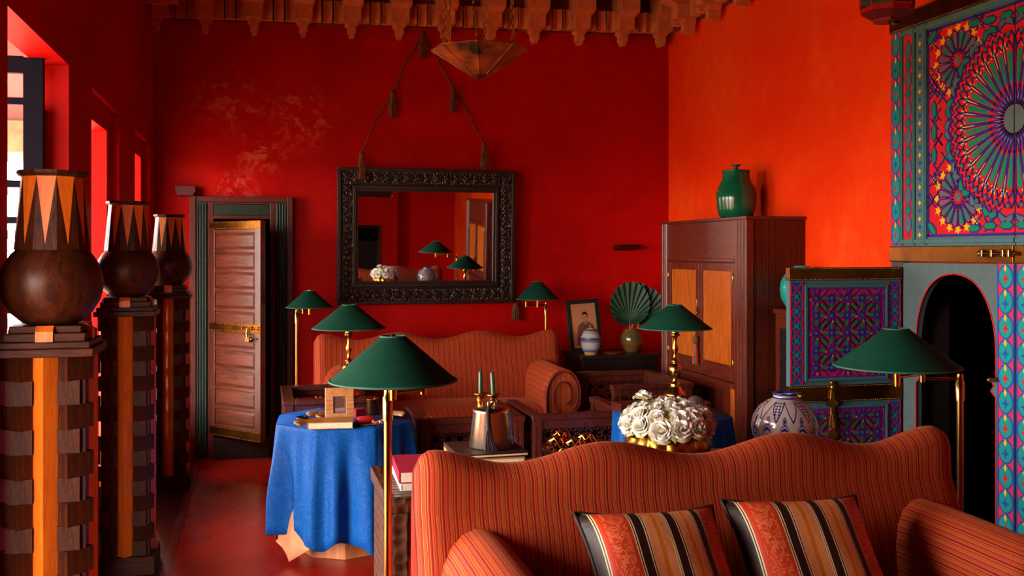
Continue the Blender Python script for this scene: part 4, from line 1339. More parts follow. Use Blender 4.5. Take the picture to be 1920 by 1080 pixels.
def big_leaf(label, sg):
    t = thing('painted_door', label, 'door', (3.445, DOOR_Y, 0), 0, 'tall painted double doors')
    t.rotation_euler = (PI / 2, 0, -PI / 2)
    U = (lambda p: SEAM - p) if sg < 0 else (lambda p: SEAM + .006 + p)      # p = distance from the seam
    def rect(p0, p1): return (min(U(p0), U(p1)), max(U(p0), U(p1)))
    def slab_(name, p0, p1, v0, v1, z0, z1, mat, bev=0):
        a, b_ = rect(p0, p1)
        return MB().prism([(a, v0), (b_, v0), (b_, v1), (a, v1)], z0, z1).build(name, mat, t, bev)
    W = .94
    T = .04
    # upper board
    slab_('upper_board', .0, W, 1.63, 2.81, .005, T, PT['teal'])
    # brass bands with rivets
    for (v0, v1) in ((2.81, 2.905), (1.545, 1.63)):
        bb = slab_('brass_band', .001, W + .004, v0, v1, .005, T + .012, M['brass_sheet'], .003)
        mb = MB()
        for k in range(60):
            u = U(.012 + (W - .02) * k / 59)
            for v in (v0 + .006, v1 - .006):
                mb.sphere((u, v, T + .012), .0035, 6, 4)
        mb.build('rivets', M['brass'], bb)['kind'] = 'stuff'
    # outer ogee strip, mouldings, cartouche strip, dotted strip
    a, b_ = rect(W - .085, W - .004)
    ogee_strip(t, a, b_, 1.635, 2.805, 9, T)
    for p in (W - .098, W - .205, .632 + .008):
        slab_('moulding', p - .010, p + .010, 1.635, 2.805, T, T + .012, PT['teal'], .004)
        slab_('moulding_line', p - .003, p + .003, 1.635, 2.805, T + .012, T + .014, PT['green'])
    for v in (1.655, 2.785):
        slab_('moulding', .001, W - .09, v - .012, v + .012, T, T + .011, PT['teal'], .004)
    slab_('strip_ground', W - .193, W - .112, 1.67, 2.77, T, T + .002, PT['red'])
    n = 7
    for k in range(n):
        v = 1.67 + 1.10 * (k + .5) / n
        o = piece('cartouche', 'cart_a', [(q[1], q[0]) for q in hexa(.128, .062)], .0012, PT['purple'], t, U(W - .1525), v, 0, T + .002)
        piece('cartouche_fill', 'cart_b', [(q[1], q[0]) for q in hexa(.112, .048)], .0010, PT['grey'], o, 0, 0, 0, .0012)
    for k in range(n + 1):
        v = 1.67 + 1.10 * k / n
        if 0 < k < n:
            o = piece('star', 'cart_s', starpoly(8, .033, .024), .0016, PT['purple'], t, U(W - .1525), v, 0, T + .002)
            piece('star_fill', 'cart_t', starpoly(8, .026, .019), .0010, PT['green'], o, 0, 0, 0, .0016)
    slab_('dotted_strip', W - .296 + .012, W - .296 + .075, 1.67, 2.77, T, T + .004, PT['teal'])
    for k in range(26):
        v = 1.69 + 1.06 * k / 25
        piece('dot', 'dot%d' % (k % 2), starpoly(6, .012, .010) if k % 2 else starpoly(4, .016, .008), .0015, PT['yellow'] if k % 2 == 0 else PT['royal'], t, U(W - .252), v, 0, T + .004)
    # main panel
    cv = 2.22
    PW, PH = .625, .545
    slab_('panel_ground', .001, PW, cv - PH, cv + PH, T, T + .003, PT['red'])
    z = T + .003
    def ok(p, v, m=.0): return m + .004 < p < PW - m - .01 and abs(v) < PH - m - .01
    # straps
    mb = MB()
    def S(pts, wd=.011, closed=False):
        strap(mb, [(U(p), cv + v) for p, v in pts], wd, .004, closed)
    S([(PW - .008, -PH + .008), (PW - .008, PH - .008)], .014)
    for s_ in (-1, 1):
        S([(.004, s_ * (PH - .008)), (PW - .008, s_ * (PH - .008))], .014)
    N = 32
    cen = []
    for k in range(N):
        th = (k + .5) * 2 * PI / N
        c_, s_ = math.cos(th), math.sin(th)
        if c_ <= .03: continue
        d = PI / N
        pol = lambda r, q: (r * math.cos(th + q), r * math.sin(th + q))
        # kite that frames one ray: two long straps
        S([pol(.070, 0), pol(.155, d * .80), pol(.335, d * .78), pol(.372, 0)], .008)
        S([pol(.070, 0), pol(.155, -d * .80), pol(.335, -d * .78), pol(.372, 0)], .008)
        S([pol(.335, d * .78), pol(.385, d), pol(.415, d * .55), pol(.385, 0.0), pol(.415, -d * .55), pol(.385, -d), pol(.335, -d * .78)], .007)
        for (ra, rb) in ((.425, .475), (.475, .425)):
            zg = [(ra, -d), (rb, 0), (ra, d)]
            if all(ok(r_ * math.cos(th + q_), r_ * math.sin(th + q_), .0) for r_, q_ in zg): S([pol(r_, q_) for r_, q_ in zg], .006)
        rot = th if sg > 0 else PI - th
        u, v = U(.245 * c_), cv + .245 * s_
        o = piece('ray', 'ray_a', [(-.105, 0), (-.065, -.0135), (.080, -.0205), (.097, 0), (.080, .0205), (-.065, .0135)], .0022, PT['red'], t, u, v, rot, z)
        piece('ray_inlay', 'ray_b', [(-.085, 0), (-.055, -.0085), (.070, -.0135), (.084, 0), (.070, .0135), (-.055, .0085)], .0012, PT['green'], o, 0, 0, 0, .0022)
        r_ = .405
        u, v = U(r_ * c_), cv + r_ * s_
        if ok(r_ * c_, r_ * s_, .02):
            o = piece('hexagon', 'hx_a', starpoly(3, .019, .0165), .0030, PT['deepred'], t, u, v, rot, z)
            piece('hexagon_fill', 'hx_b%d' % (k % 2), starpoly(4, .010, .009), .0010, PT['green'] if k % 2 else PT['grey'], o, 0, 0, 0, .0030)
        th2 = th + PI / N
        if math.cos(th2) > .03:
            c2_, s2 = math.cos(th2), math.sin(th2)
            rot2 = th2 if sg > 0 else PI - th2
            piece('gold_star', 'gs', [(-.085, 0), (-.014, -.010), (-.008, -.026), (.008, -.012), (.027, -.017), (.017, 0), (.027, .017), (.008, .012), (-.008, .026), (-.014, .010)], .0036, PT['yellow'], t, U(.345 * c2_), cv + .345 * s2, rot2, z)
            piece('gold_dart', 'gd', [(-.028, 0), (0, -.005), (.028, 0), (0, .005)], .0036, PT['yellow'], t, U(.118 * c2_), cv + .118 * s2, rot2, z)
    for k in range(13):
        th = -PI / 2 + (k + .5) * PI / 13
        c_, s_ = math.cos(th), math.sin(th)
        r_ = .468
        if ok(r_ * c_, r_ * s_, .045):
            rot = th if sg > 0 else PI - th
            o = piece('arrow_tile', 'ar_a', [(-.035, -.055), (.0, -.055), (.03, -.02), (.012, 0), (.03, .02), (.0, .055), (-.035, .055), (-.012, 0)], .0030, PT['blue'], t, U(r_ * c_), cv + r_ * s_, rot, z)
            piece('arrow_fill', 'ar_b%d' % (k % 2), [(-.026, -.045), (-.003, -.045), (.020, -.018), (.003, 0), (.020, .018), (-.003, .045), (-.026, .045), (-.003, 0)], .0012, PT['green'] if k % 2 else PT['grey'], o, 0, 0, 0, .0030)
    # half disc at the hub
    pts = [(U(.0005), cv - .066)] + [(U(max(.0005, .066 * math.cos(-PI / 2 + PI * k / 16))), cv + .066 * math.sin(-PI / 2 + PI * k / 16)) for k in range(17)] + [(U(.0005), cv + .066)]
    MB().prism(pts, z, z + .005).build('hub', PT['grey'], t)
    # corner rosettes
    for s_ in (-1, 1):
        rc, rv = .385, s_ * .345
        for k in range(16):
            th = (k + .5) * 2 * PI / 16
            c_, q_ = math.cos(th), math.sin(th)
            d = PI / 16
            pol = lambda r, q: (rc + r * math.cos(th + q), rv + r * math.sin(th + q))
            # leave the side towards the sunburst open
            if math.hypot(rc + .12 * c_, rv + .12 * q_) < .43: continue
            S([pol(.040, 0), pol(.075, d * .8), pol(.140, d * .75), pol(.158, 0)], .007)
            S([pol(.040, 0), pol(.075, -d * .8), pol(.140, -d * .75), pol(.158, 0)], .007)
            rot = th if sg > 0 else PI - th
            if ok(rc + .14 * c_, rv + .14 * q_, .0):
                o = piece('ray', 'cr_a', [(-.050, 0), (-.030, -.011), (.036, -.018), (.046, 0), (.036, .018), (-.030, .011)], .0022, PT['red'], t, U(rc + .105 * c_), cv + rv + .105 * q_, rot, z)
                piece('ray_inlay', 'cr_b%d' % (k % 3 > 0), [(-.040, 0), (-.022, -.007), (.030, -.0125), (.038, 0), (.030, .0125), (-.022, .007)], .0012, PT['green'] if k % 3 else PT['grey'], o, 0, 0, 0, .0022)
            th2 = th + d
            a, b2 = rc + .165 * math.cos(th2), rv + .165 * math.sin(th2)
            if ok(a, b2, .005) and math.hypot(a, b2) > .45:
                piece('gold_star', 'gs2', starpoly(5, .028, .012), .0036, PT['yellow'], t, U(a), cv + b2, rot, z)
        o = piece('rosette_hub', 'rh_a', starpoly(16, .036, .024), .0032, PT['red'], t, U(rc), cv + rv, 0, z)
        piece('rosette_eye', 'rh_b', starpoly(8, .026, .017), .0012, PT['grey'], o, 0, 0, 0, .0032)
    # border pieces between rosettes
    for (p, v, r_) in ((.57, .12, PI / 2), (.57, -.12, PI / 2), (.57, 0, PI / 2), (.16, .495, 0), (.16, -.495, 0), (.05, .495, 0), (.05, -.495, 0), (.585, .50, PI / 4), (.585, -.50, -PI / 4), (.27, .505, 0), (.27, -.505, 0)):
        o = piece('border_cartouche', 'bc_a', hexa(.105, .045), .0030, PT['blue'], t, U(p), cv + v, r_, z)
        piece('cartouche_fill', 'bc_b', hexa(.085, .028), .0012, PT['green'], o, 0, 0, 0, .0030)
    rr = random.Random(2)
    for k in range(150):
        p, v = rr.uniform(.03, PW - .03), rr.uniform(-PH + .03, PH - .03)
        if math.hypot(p, v) < .50 or math.hypot(p - .385, abs(v) - .345) < .185: continue
        S([(p - .03, v - .03), (p + .03, v + .03)], .007); S([(p - .03, v + .03), (p + .03, v - .03)], .007)
        piece('gold_star' if k % 3 == 0 else 'hexagon', 'sm%d' % (k % 3), starpoly(4 + k % 3, .015, .010), .0034, [PT['yellow'], PT['deepred'], PT['green']][k % 3], t, U(p), cv + v, .3 * k, z)
    o = mb.build('strapwork', PT['blue'], t); o.location = (0, 0, z); o['kind'] = 'stuff'
    # lower part: arched wicket frame
    ac, hwid = .425, .300
    arch = [(-hwid, 0.0), (-hwid, .90), (-hwid + .035, .93), (-hwid + .015, .955), (-hwid + .03, .985), (-hwid, 1.0), (-hwid, 1.10)]
    for k in range(1, 13):
        f_ = k / 12
        arch.append((-hwid * math.cos(f_ * PI / 2) ** .85, 1.10 + .385 * math.sin(f_ * PI / 2) ** .92))
    arch[-1] = (0.0, 1.488)
    full = arch + [(-q[0], q[1]) for q in reversed(arch[:-1])]
    if sg < 0:
        p0, p1 = .115, .835         # teal wicket frame, from the seam side to the wall side
        for half in (0, 1):
            pts = arch if half == 0 else [(-q[0], q[1]) for q in arch]
            edge = U(p0) if half == 1 else U(p1)
            poly = [(U(ac) + (q[0] if sg < 0 else -q[0]) * 1.0, q[1]) for q in pts]
            poly += [(U(ac), 1.54), (edge, 1.54), (edge, 0.0)]
            MB().prism(poly, .005, T).build('arch_spandrel', PT['grey'], t)
        MB().tube([(U(ac) + q[0], q[1], T) for q in full], .004, 6).build('arch_edging', PT['red'], t)
        slab_('hanging_stile', p1, W, .0, 1.545, .005, T, M['darkwood'])
    else:
        slab_('lower_board', .115, W, 0, 1.545, .005, T, PT['teal'])
        slab_('lower_panel', .20, W - .10, .10, 1.44, T, T + .006, PT['grey'], .004)
    a, b_ = rect(.004, .112)
    slab_('meeting_stile', .002, .115, .0, 1.545, .005, T, PT['teal'])
    ogee_strip(t, a, b_, .01, 1.540, 13, T)
    if sg < 0:
        k = MB().lathe([(0, 0), (.012, 0), (.012, .02), (.008, .03), (.014, .04), (.012, .052), (0, .055)], 12, (U(.118), .99, T)).build('latch_knob', M['brass_dull'], t)
        bo = MB().tube([(U(.20), 1.592, T + .026), (U(-.04), 1.592, T + .026)], .010, 10).build('door_bolt', M['brass'], t)
        for p in (.185, .12, .045, .008):
            MB().box((U(p) - .009, 1.575, T + .012), (U(p) + .009, 1.61, T + .038)).build('staple', M['brass'], bo, .003)
        MB().sphere((U(.205), 1.592, T + .026), .013, 10, 8).build('bolt_knob', M['brass'], bo)
    return t
big_leaf('tall painted door with sunburst panel, its small arched doorway standing open', -1)
big_leaf('second painted door leaf at the right edge, beyond the meeting seam', 1)

def wicket_leaf():
    x0, x1, y = 2.715, 3.395, 4.76
    W, Hh = x1 - x0, 1.512
    t = thing('wicket_door', 'small painted door leaf swung open, magenta star lattice and brass bands', 'door', (x0, y, 0.02))
    t.rotation_euler = (PI / 2, 0, 0)
    Hh -= .02
    MB().prism([(0, 0), (W, 0), (W, Hh), (0, Hh)], -.035, 0).build('board', PT['teal'], t, .003)
    for (v0, v1) in ((Hh - .065, Hh + .004), (.775, .865), (.0, .06)):
        bb = MB().prism([(-.003, v0), (W + .003, v0), (W + .003, v1), (-.003, v1)], -.036, .006).build('brass_band', M['brass_sheet'], t, .002)
        mb = MB()
        for k in range(48):
            for v in (v0 + .006, v1 - .006):
                mb.sphere((.01 + (W - .02) * k / 47, v, .006), .003, 6, 4)
        mb.build('rivets', M['brass'], bb)['kind'] = 'stuff'
    px0, px1 = .105, W - .105
    # side strips of blue diamonds
    for (a, b_) in ((.008, .078), (W - .078, W - .008)):
        for (v0, v1) in ((.07, .765), (.875, Hh - .075)):
            MB().prism([(a, v0), (b_, v0), (b_, v1), (a, v1)], 0, .002).build('painted_strip', PT['royal'], t)
            n = round((v1 - v0) / .075)
            p = (v1 - v0) / n
            mb = MB()
            c = (a + b_) / 2; w = b_ - a
            for k in range(n):
                v = v0 + p * k
                strap(mb, [(a, v), (b_, v + p)], .006, .0035); strap(mb, [(b_, v), (a, v + p)], .006, .0035)
                o = piece('diamond', 'wd_a', [(0, -p * .36), (w * .33, 0), (0, p * .36), (-w * .33, 0)], .0015, PT['sea'], t, c, v + p * .5 + p * .5 if k < n - 1 else v + p * .5, 0, .002) if False else None
                piece('diamond_flower', 'wd_b', starpoly(4, .022, .009, PI / 4), .0020, PT['sea'], t, c, v + p, 0, .002) if k < n - 1 else None
            for e in (a, b_):
                strap(mb, [(e, v0), (e, v1)], .006, .0035)
            mb.build('diamond_lattice', PT['red'], t)
    for (v0, v1) in ((.10, .74), (.905, Hh - .105)):
        # moulded frame
        for (a, b_, c, d) in ((px0 - .018, px0, v0 - .018, v1 + .018), (px1, px1 + .018, v0 - .018, v1 + .018), (px0, px1, v0 - .018, v0), (px0, px1, v1, v1 + .018)):
            MB().prism([(a, c), (b_, c), (b_, d), (a, d)], 0, .010).build('panel_moulding', PT['teal'], t, .004)
        MB().prism([(px0, v0), (px1, v0), (px1, v1), (px0, v1)], 0, .002).build('panel_ground', PT['magenta'], t)
        cu, cv = (px0 + px1) / 2, (v0 + v1) / 2
        q = .0925                    # half pitch of the star lattice
        strp = MB()
        nu, nv = int((px1 - px0) / q / 2) + 2, int((v1 - v0) / q / 2) + 2
        inside = lambda u, v, m: px0 + m < u < px1 - m and v0 + m < v < v1 - m
        def seg(a, b_, wd=.0034):
            # crude clip: split and keep the inside
            n = 8
            run = []
            for k in range(n + 1):
                p_ = (a[0] + (b_[0] - a[0]) * k / n, a[1] + (b_[1] - a[1]) * k / n)
                if inside(p_[0], p_[1], .002): run.append(p_)
            if len(run) > 1: strap(strp, [run[0], run[-1]], wd, .0045)
        for i in range(-nu, nu + 1):
            for j in range(-nv, nv + 1):
                u, v = cu + i * q, cv + j * q
                A_ = (i + j) % 2 == 0
                if not inside(u, v, -.03): continue
                r1 = .030
                P = [(u + r1 * math.cos(k * PI / 4 + PI / 8), v + r1 * math.sin(k * PI / 4 + PI / 8)) for k in range(8)]
                for k in range(8): seg(P[k], P[(k + 3) % 8])
                if inside(u, v, .014):
                    o = piece('star', 'ws_a', starpoly(8, .019, .014), .0040, PT['deepred'], t, u, v, 0, .002)
                    piece('star_eye', 'ws_b', starpoly(6, .0085, .007), .0010, PT['teal'], o, 0, 0, 0, .0040)
                if A_:
                    dirs = [(k * PI / 4, q * .66 if k % 2 else q * .62) for k in range(8)]
                else:
                    dirs = []
                for (a, r) in dirs:
                    du, dv = math.cos(a) * r, math.sin(a) * r
                    if inside(u + du, v + dv, .016):
                        o = piece('petal', 'wp_a', hexa(.062, .032), .0030, PT['deepred'], t, u + du, v + dv, a, .002)
                        piece('petal_inlay', 'wp_b', hexa(.044, .015), .0012, PT['green'], o, 0, 0, 0, .0030)
                    nn = (-math.sin(a), math.cos(a))
                    for s_ in (-1, 1):
                        p1 = (u + du * .45 + nn[0] * s_ * .016, v + dv * .45 + nn[1] * s_ * .016)
                        p2 = (u + du * 1.65 + nn[0] * s_ * .016, v + dv * 1.65 + nn[1] * s_ * .016)
                        seg(p1, p2, .0034)
                for k in range(4):
                    a = k * PI / 2 + PI / 4 * 0
                    s1, s2 = u + math.cos(a + .38) * q * .95, v + math.sin(a + .38) * q * .95
                    if not A_ and inside(s1, s2, .01):
                        piece('gold_square', 'wy', starpoly(2, .008, .008), .0040, PT['yellow'], t, s1, s2, .3, .002)
        for e in ((px0 + .004, v0, px0 + .004, v1), (px1 - .004, v0, px1 - .004, v1)):
            strap(strp, [(e[0], e[1]), (e[2], e[3])], .008, .0048)
        for v in (v0 + .004, v1 - .004):
            strap(strp, [(px0, v), (px1, v)], .008, .0048)
        o = strp.build('strapwork', PT['purple'], t); o.location = (0, 0, .002); o['kind'] = 'stuff'
    # brass rosette and the hanging figure-shaped knocker
    MB().lathe([(.026, .006), (.022, .012), (.012, .012), (.010, .022), (.016, .026), (.012, .036), (0, .038)], 12, (.055, .815, 0), rad=lambda a, z: 1 + .12 * math.cos(6 * a)).build('brass_rosette', M['brass_dull'], t)
    k = MB().prism([(-.010, 0), (.010, 0), (.014, -.05), (.040, -.075), (.030, -.092), (.012, -.095), (.016, -.15), (.020, -.20), (.012, -.21), (.034, -.245), (.0, -.275), (-.034, -.245), (-.012, -.21), (-.020, -.20), (-.016, -.15), (-.012, -.095), (-.030, -.092), (-.040, -.075), (-.014, -.05)], .008, .022).build('door_knocker', M['brass_dull'], t, .004)
    k.location = (.245, .845, 0)
    MB().sphere((0, .012, .018), .016, 12, 8, (1, 1.2, 1)).build('knocker_head', M['brass_dull'], k)
    MB().lathe([(.012, .006), (.012, .02), (0, .022)], 10, (0, .035, 0)).build('knocker_pin', M['brass_dull'], k)
    MB().tube([(-.012, -.10, .022), (0, -.17, .03), (.008, -.205, .024)], .006, 6).build('knocker_ring', M['brass_dull'], k)
wicket_leaf()
# ================================================================ CONSOLE BEHIND THE FRONT SOFA
CX0, CX1, CY0, CY1, CZT = .405, 2.34, 3.30, 3.83, .78
t = thing('console_table', 'long chip-carved dark console table behind the front sofa', 'console', (CX0, CY0, 0))
w, d = CX1 - CX0, CY1 - CY0
MB().box((0, 0, CZT - .05), (w, d, CZT)).build('table_top', M['chip'], t, .004)
for x in (0.012, w - .072):
    MB().box((x, .012, .0), (x + .06, d - .012, CZT - .05)).build('end_panel', M['chip'], t, .004)
MB().box((.072, .02, CZT - .20), (w - .072, .05, CZT - .05)).build('apron', M['chip'], t, .003)
MB().box((.072, d - .05, CZT - .20), (w - .072, d - .02, CZT - .05)).build('apron', M['chip'], t, .003)
MB().box((.072, .04, .10), (w - .072, d - .04, .13)).build('stretcher_shelf', M['darkwood'], t, .003)

def book(label, loc, size, rz, cover, group='books on the console'):
    t = thing('book', label, 'book', loc, rz, group)
    a, b_, h = size
    hard = .004
    MB().box((0, 0, 0), (a, b_, hard)).build('cover_board', cover, t)
    MB().box((0, 0, h - hard), (a, b_, h)).build('cover_board', cover, t)
    MB().box((.004, .0, hard), (a - .004, b_ - .004, h - hard)).build('pages', M['paper'], t)
    MB().box((-.003, 0, 0), (.001, b_, h)).build('spine', cover, t)
    return t
CVR = {k: plain('cover_' + k, v, 0.7, spec=.2, var=.25, vscale=30) for k, v in (('crimson', '#a81838'), ('cream', '#d8ccb4'), ('slate', '#3c4c68'), ('rose', '#c87878'), ('tan', '#b48a50'), ('brown', '#34140c'), ('white', '#d8d8d4'))}
Z = CZT + .001
book('white book under the red one at the end of the console', (.465, 3.395, Z), (.20, .30, .024), -.03, CVR['white'])
book('thick crimson book on top of a white one at the console end', (.460, 3.40, Z + .025), (.20, .29, .040), -.05, CVR['crimson'])
zz = Z
for (h, cov, dx, lab, rz) in ((.026, 'slate', .0, 'slate blue book, lowest of the pile under the metal pot', -.02), (.022, 'cream', -.01, 'cream book low in the pile under the metal pot', -.05),
                          (.024, 'rose', -.014, 'pinkish book in the middle of the pile under the metal pot', .02), (.018, 'tan', -.018, 'thin tan book high in the pile under the metal pot', -.04), (.014, 'brown', .0, 'brown book directly beneath the metal pot', .03)):
    book(lab, (.672 + dx, 3.41, zz), (.25, .26, h), rz, CVR[cov], 'pile of books under the metal pot'); zz += h + .001
# tinned pot with lid, ring and tassel
P0 = at_y(920, 850, 3.55)
t = thing('metal_pot', 'tapered silvery metal pot with ring handle on a pile of books', 'pot', (P0.x, 3.54, zz))
MB().lathe([(0, 0), (.079, 0), (.081, .004), (.066, .128), (.068, .133), (.064, .135)], 40).build('body', M['silver'], t)
MB().lathe([(.066, .133), (.066, .137), (.05, .142), (.01, .147), (0, .147)], 40).build('lid', M['silver'], t)
MB().tube([(.013 * math.cos(a * PI / 8), 0, .155 + .013 * math.sin(a * PI / 8)) for a in range(16)], .0025, 6, True).build('ring_handle', M['silver'], t)
t = thing('plum_tassel', 'dark plum silk tassel draped over the silvery metal pot', 'tassel', (P0.x, 3.54, zz))
pts = [(-.002, -.016, .157), (-.018, -.045, .151), (-.028, -.066, .136), (-.030, -.078, .10), (-.030, -.084, .07)]
MB().tube(pts, [.004, .006, .009, .009, .010], 8).build('cord', M['purple_tassel'], t)
for k in range(16):
    a = k / 15 - .5
    MB().tube([(-.030 + a * .012, -.086 - .003 * (k % 2), .075), (-.030 + a * .030, -.092 - .002 * (k % 3), .035), (-.024 + a * .042, -.095 - .002 * (k % 2), .004)], .0035, 5).build('strand', M['purple_tassel'], t)

def candlestick(px, top, label, clabel, y, tilt):
    p = at_y(px, top, y)
    zt = p.z
    t = thing('candlestick', label, 'candlestick', (p.x, y, Z), 0, 'brass candlesticks on the console')
    h = zt - .085 - Z
    MB().lathe([(0, 0), (.045, 0), (.046, .008), (.028, .018), (.012, .03), (.010, h * .35), (.014, h * .38), (.010, h * .42), (.009, h * .66), (.016, h * .70), (.018, h * .74), (.012, h * .79), (.013, h * .88), (.017, h * .91), (.013, h * .95), (.026, h * .985), (.028, h), (.012, h - .002), (0, h - .003)], 20).build('stem', M['gold'], t)
    c = thing('candle', clabel, 'candle', (p.x, y, Z + h - .001), 0, 'dark green candles')
    MB().lathe([(.0085, 0), (.008, .080), (.005, .085), (0, .086)], 12).build('wax', M['candle'], c)
    MB().tube([(0, 0, .084), (.001, 0, .093)], .0012, 5).build('wick', M['rope'], c)
    c.rotation_euler = (0, -tilt, 0)
candlestick(901, 695, 'brass candlestick behind the metal pot, the one nearer the lamp', 'dark green upright candle behind the metal pot', 3.72, 0)
candlestick(925, 697, 'brass candlestick behind the metal pot, the one nearer the sofa arm', 'dark green candle leaning slightly, behind the metal pot', 3.68, .06)

# bowl of pierced brass balls
P1 = at_y(1070, 840, 3.55)
t = thing('wooden_bowl', 'shallow reddish wooden bowl holding pierced brass balls', 'bowl', (P1.x, 3.55, Z))
MB().lathe([(0, 0), (.05, 0), (.045, .012), (.05, .02), (.09, .05), (.112, .088), (.112, .092), (.104, .088), (.08, .055), (.03, .035), (0, .03)], 32).build('body', M['mahogany'], t)
def pierced_ball(r):
    bm = bmesh.new()
    bmesh.ops.create_icosphere(bm, subdivisions=2, radius=r)
    me = bpy.data.meshes.new('pierced_shell')
    bm.to_mesh(me); bm.free()
    me.materials.append(M['gold'])
    return me
PB = pierced_ball(.040)
for (dx, dy, dz, lab) in ((-.055, -.02, .098, 'pierced brass ball nearest the metal pot'), (-.02, .055, .104, 'pierced brass ball at the back of the wooden bowl'), (.058, .0, .099, 'pierced brass ball nearest the white roses'), (.0, -.058, .096, 'pierced brass ball at the front of the wooden bowl')):
    t = thing('pierced_ball', lab, 'ornament', (P1.x + dx, 3.55 + dy, Z + dz), 0, 'pierced brass balls in the bowl')
    o = bpy.data.objects.new('pierced_shell', PB); COL.objects.link(o); o.parent = t
    wf = o.modifiers.new('pierce', 'WIREFRAME'); wf.thickness = .006; wf.use_even_offset = True
    MB().sphere((0, 0, 0), .034, 16, 10).build('hollow_shade', M['darkwood'], t)  # dark ball stands in for the shade inside the hollow shell

# lobed brass bowl of white roses
P2 = at_y(1252, 800, 3.56)
t = thing('brass_bowl', 'lobed brass bowl filled with white roses', 'bowl', (P2.x, 3.56, Z))
lob = lambda a, z: 1 + (.09 * abs(math.cos(7 * a)) - .05) * math.sin(PI * min(1, max(0, z / .15)))
MB().lathe([(0, 0), (.07, 0), (.075, .006), (.085, .012), (.13, .03), (.155, .06), (.16, .09), (.150, .12), (.138, .14), (.142, .152), (.148, .155), (.140, .155), (.132, .14), (.14, .1), (.11, .04), (0, .03)], 140, rad=lob).build('body', M['brass_dull'], t)
def rose_meshes():
    mb = MB()
    rnd = random.Random(11)
    #        n, radius at the waist, top radius, top height
    rings = [(2, .003, .006, .030), (3, .008, .012, .033), (3, .0125, .018, .034), (4, .017, .024, .033), (5, .0215, .031, .029), (5, .026, .038, .022), (6, .029, .046, .012)]
    for ri, (n, r0, r1, h) in enumerate(rings):
        for k in range(n):
            a0 = 2 * PI * k / n + ri * .75 + rnd.uniform(-.15, .15)
            span = 2 * PI / n * 1.10
            dr, dh = rnd.uniform(-.0015, .0015), rnd.uniform(-.003, .003)
            rows = []
            for j in range(7):
                s = j / 6
                row = []
                for i in range(9):
                    q = i / 8 - .5
                    a = a0 + q * span
                    edge = 1 - abs(2 * q) ** 2.6 * .42
                    rr = r0 * math.sin(min(1, s * 1.7 + .1) * PI / 2) + (r1 - r0) * s ** 3 + q * .005 * s + dr * s + .0012 * s * math.sin(11 * q + ri * 2 + k)
                    z = (h + dh) * s * edge - (.006 * ((s - .7) / .3) ** 2 * (ri / 5) if s > .7 else 0)
                    row.append((rr * math.cos(a), rr * math.sin(a), z))
                rows.append(row)
            mb.grid(rows, True)
    mb.sphere((0, 0, .004), .008, 8, 6)
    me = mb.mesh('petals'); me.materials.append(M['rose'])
    hb = MB()
    for k in range(5):
        a = k * 2.4
        hb.sphere((.004 * math.cos(a), .004 * math.sin(a), .026), .0032, 6, 4)
    he = hb.mesh('rose_heart'); he.materials.append(M['rose_heart'])
    lf = MB()
    for k in range(3):
        a = k * 2 * PI / 3 + .4
        ca, sa = math.cos(a), math.sin(a)
        pts = [(0, 0), (.018, .008), (.036, .004), (.046, 0), (.036, -.004), (.018, -.008)]
        lf.add([(x * ca - y * sa, x * sa + y * ca, -.004 - x * .15) for (x, y) in pts], [tuple(range(6))])
    lf.tube([(0, 0, .0), (0, 0, -.05)], .003, 5)
    le = lf.mesh('rose_leaves'); le.materials.append(M['leafgreen'])
    return me, he, le
RM = rose_meshes()
rnd = random.Random(21)
cz_ = Z + .135
n = 0
for (ring, cnt, el) in ((0, 1, 90), (1, 6, 58), (2, 11, 30), (3, 13, 4)):
    for k in range(cnt):
        a = 2 * PI * (k + .5 * (ring % 2)) / cnt + rnd.uniform(-.1, .1)
        e = math.radians(el + rnd.uniform(-5, 5))
        dv = Vector((math.cos(e) * math.cos(a), math.cos(e) * math.sin(a), math.sin(e)))
        pos = Vector((P2.x + dv.x * .152, 3.56 + dv.y * .152, cz_ + .022 + dv.z * .07))
        sc = rnd.uniform(.92, 1.18)
        lab = 'white rose massed in the lobed brass bowl'
        t = thing('white_rose', lab, 'rose', pos, 0, 'white roses in the brass bowl')
        nrm = Vector((dv.x, dv.y, dv.z * 1.3 + .25)).normalized()
        t.rotation_mode = 'QUATERNION'
        t.rotation_quaternion = nrm.to_track_quat('Z', 'Y')
        t.scale = (sc, sc, sc)
        mob('petals', RM[0], None, t, (0, 0, 0), rnd.uniform(0, 6))
        mob('rose_heart', RM[1], None, t, (0, 0, 0))
        mob('rose_leaves', RM[2], None, t, (0, 0, 0), rnd.uniform(0, 6))
pos = at_y(1208, 748, 3.60)
t = thing('white_rose', 'single white rose standing higher than the others in the brass bowl', 'rose', pos, 0, 'white roses in the brass bowl')
for i, nme in enumerate(('petals', 'rose_heart', 'rose_leaves')):
    mob(nme, RM[i], None, t, (0, 0, 0), .4)

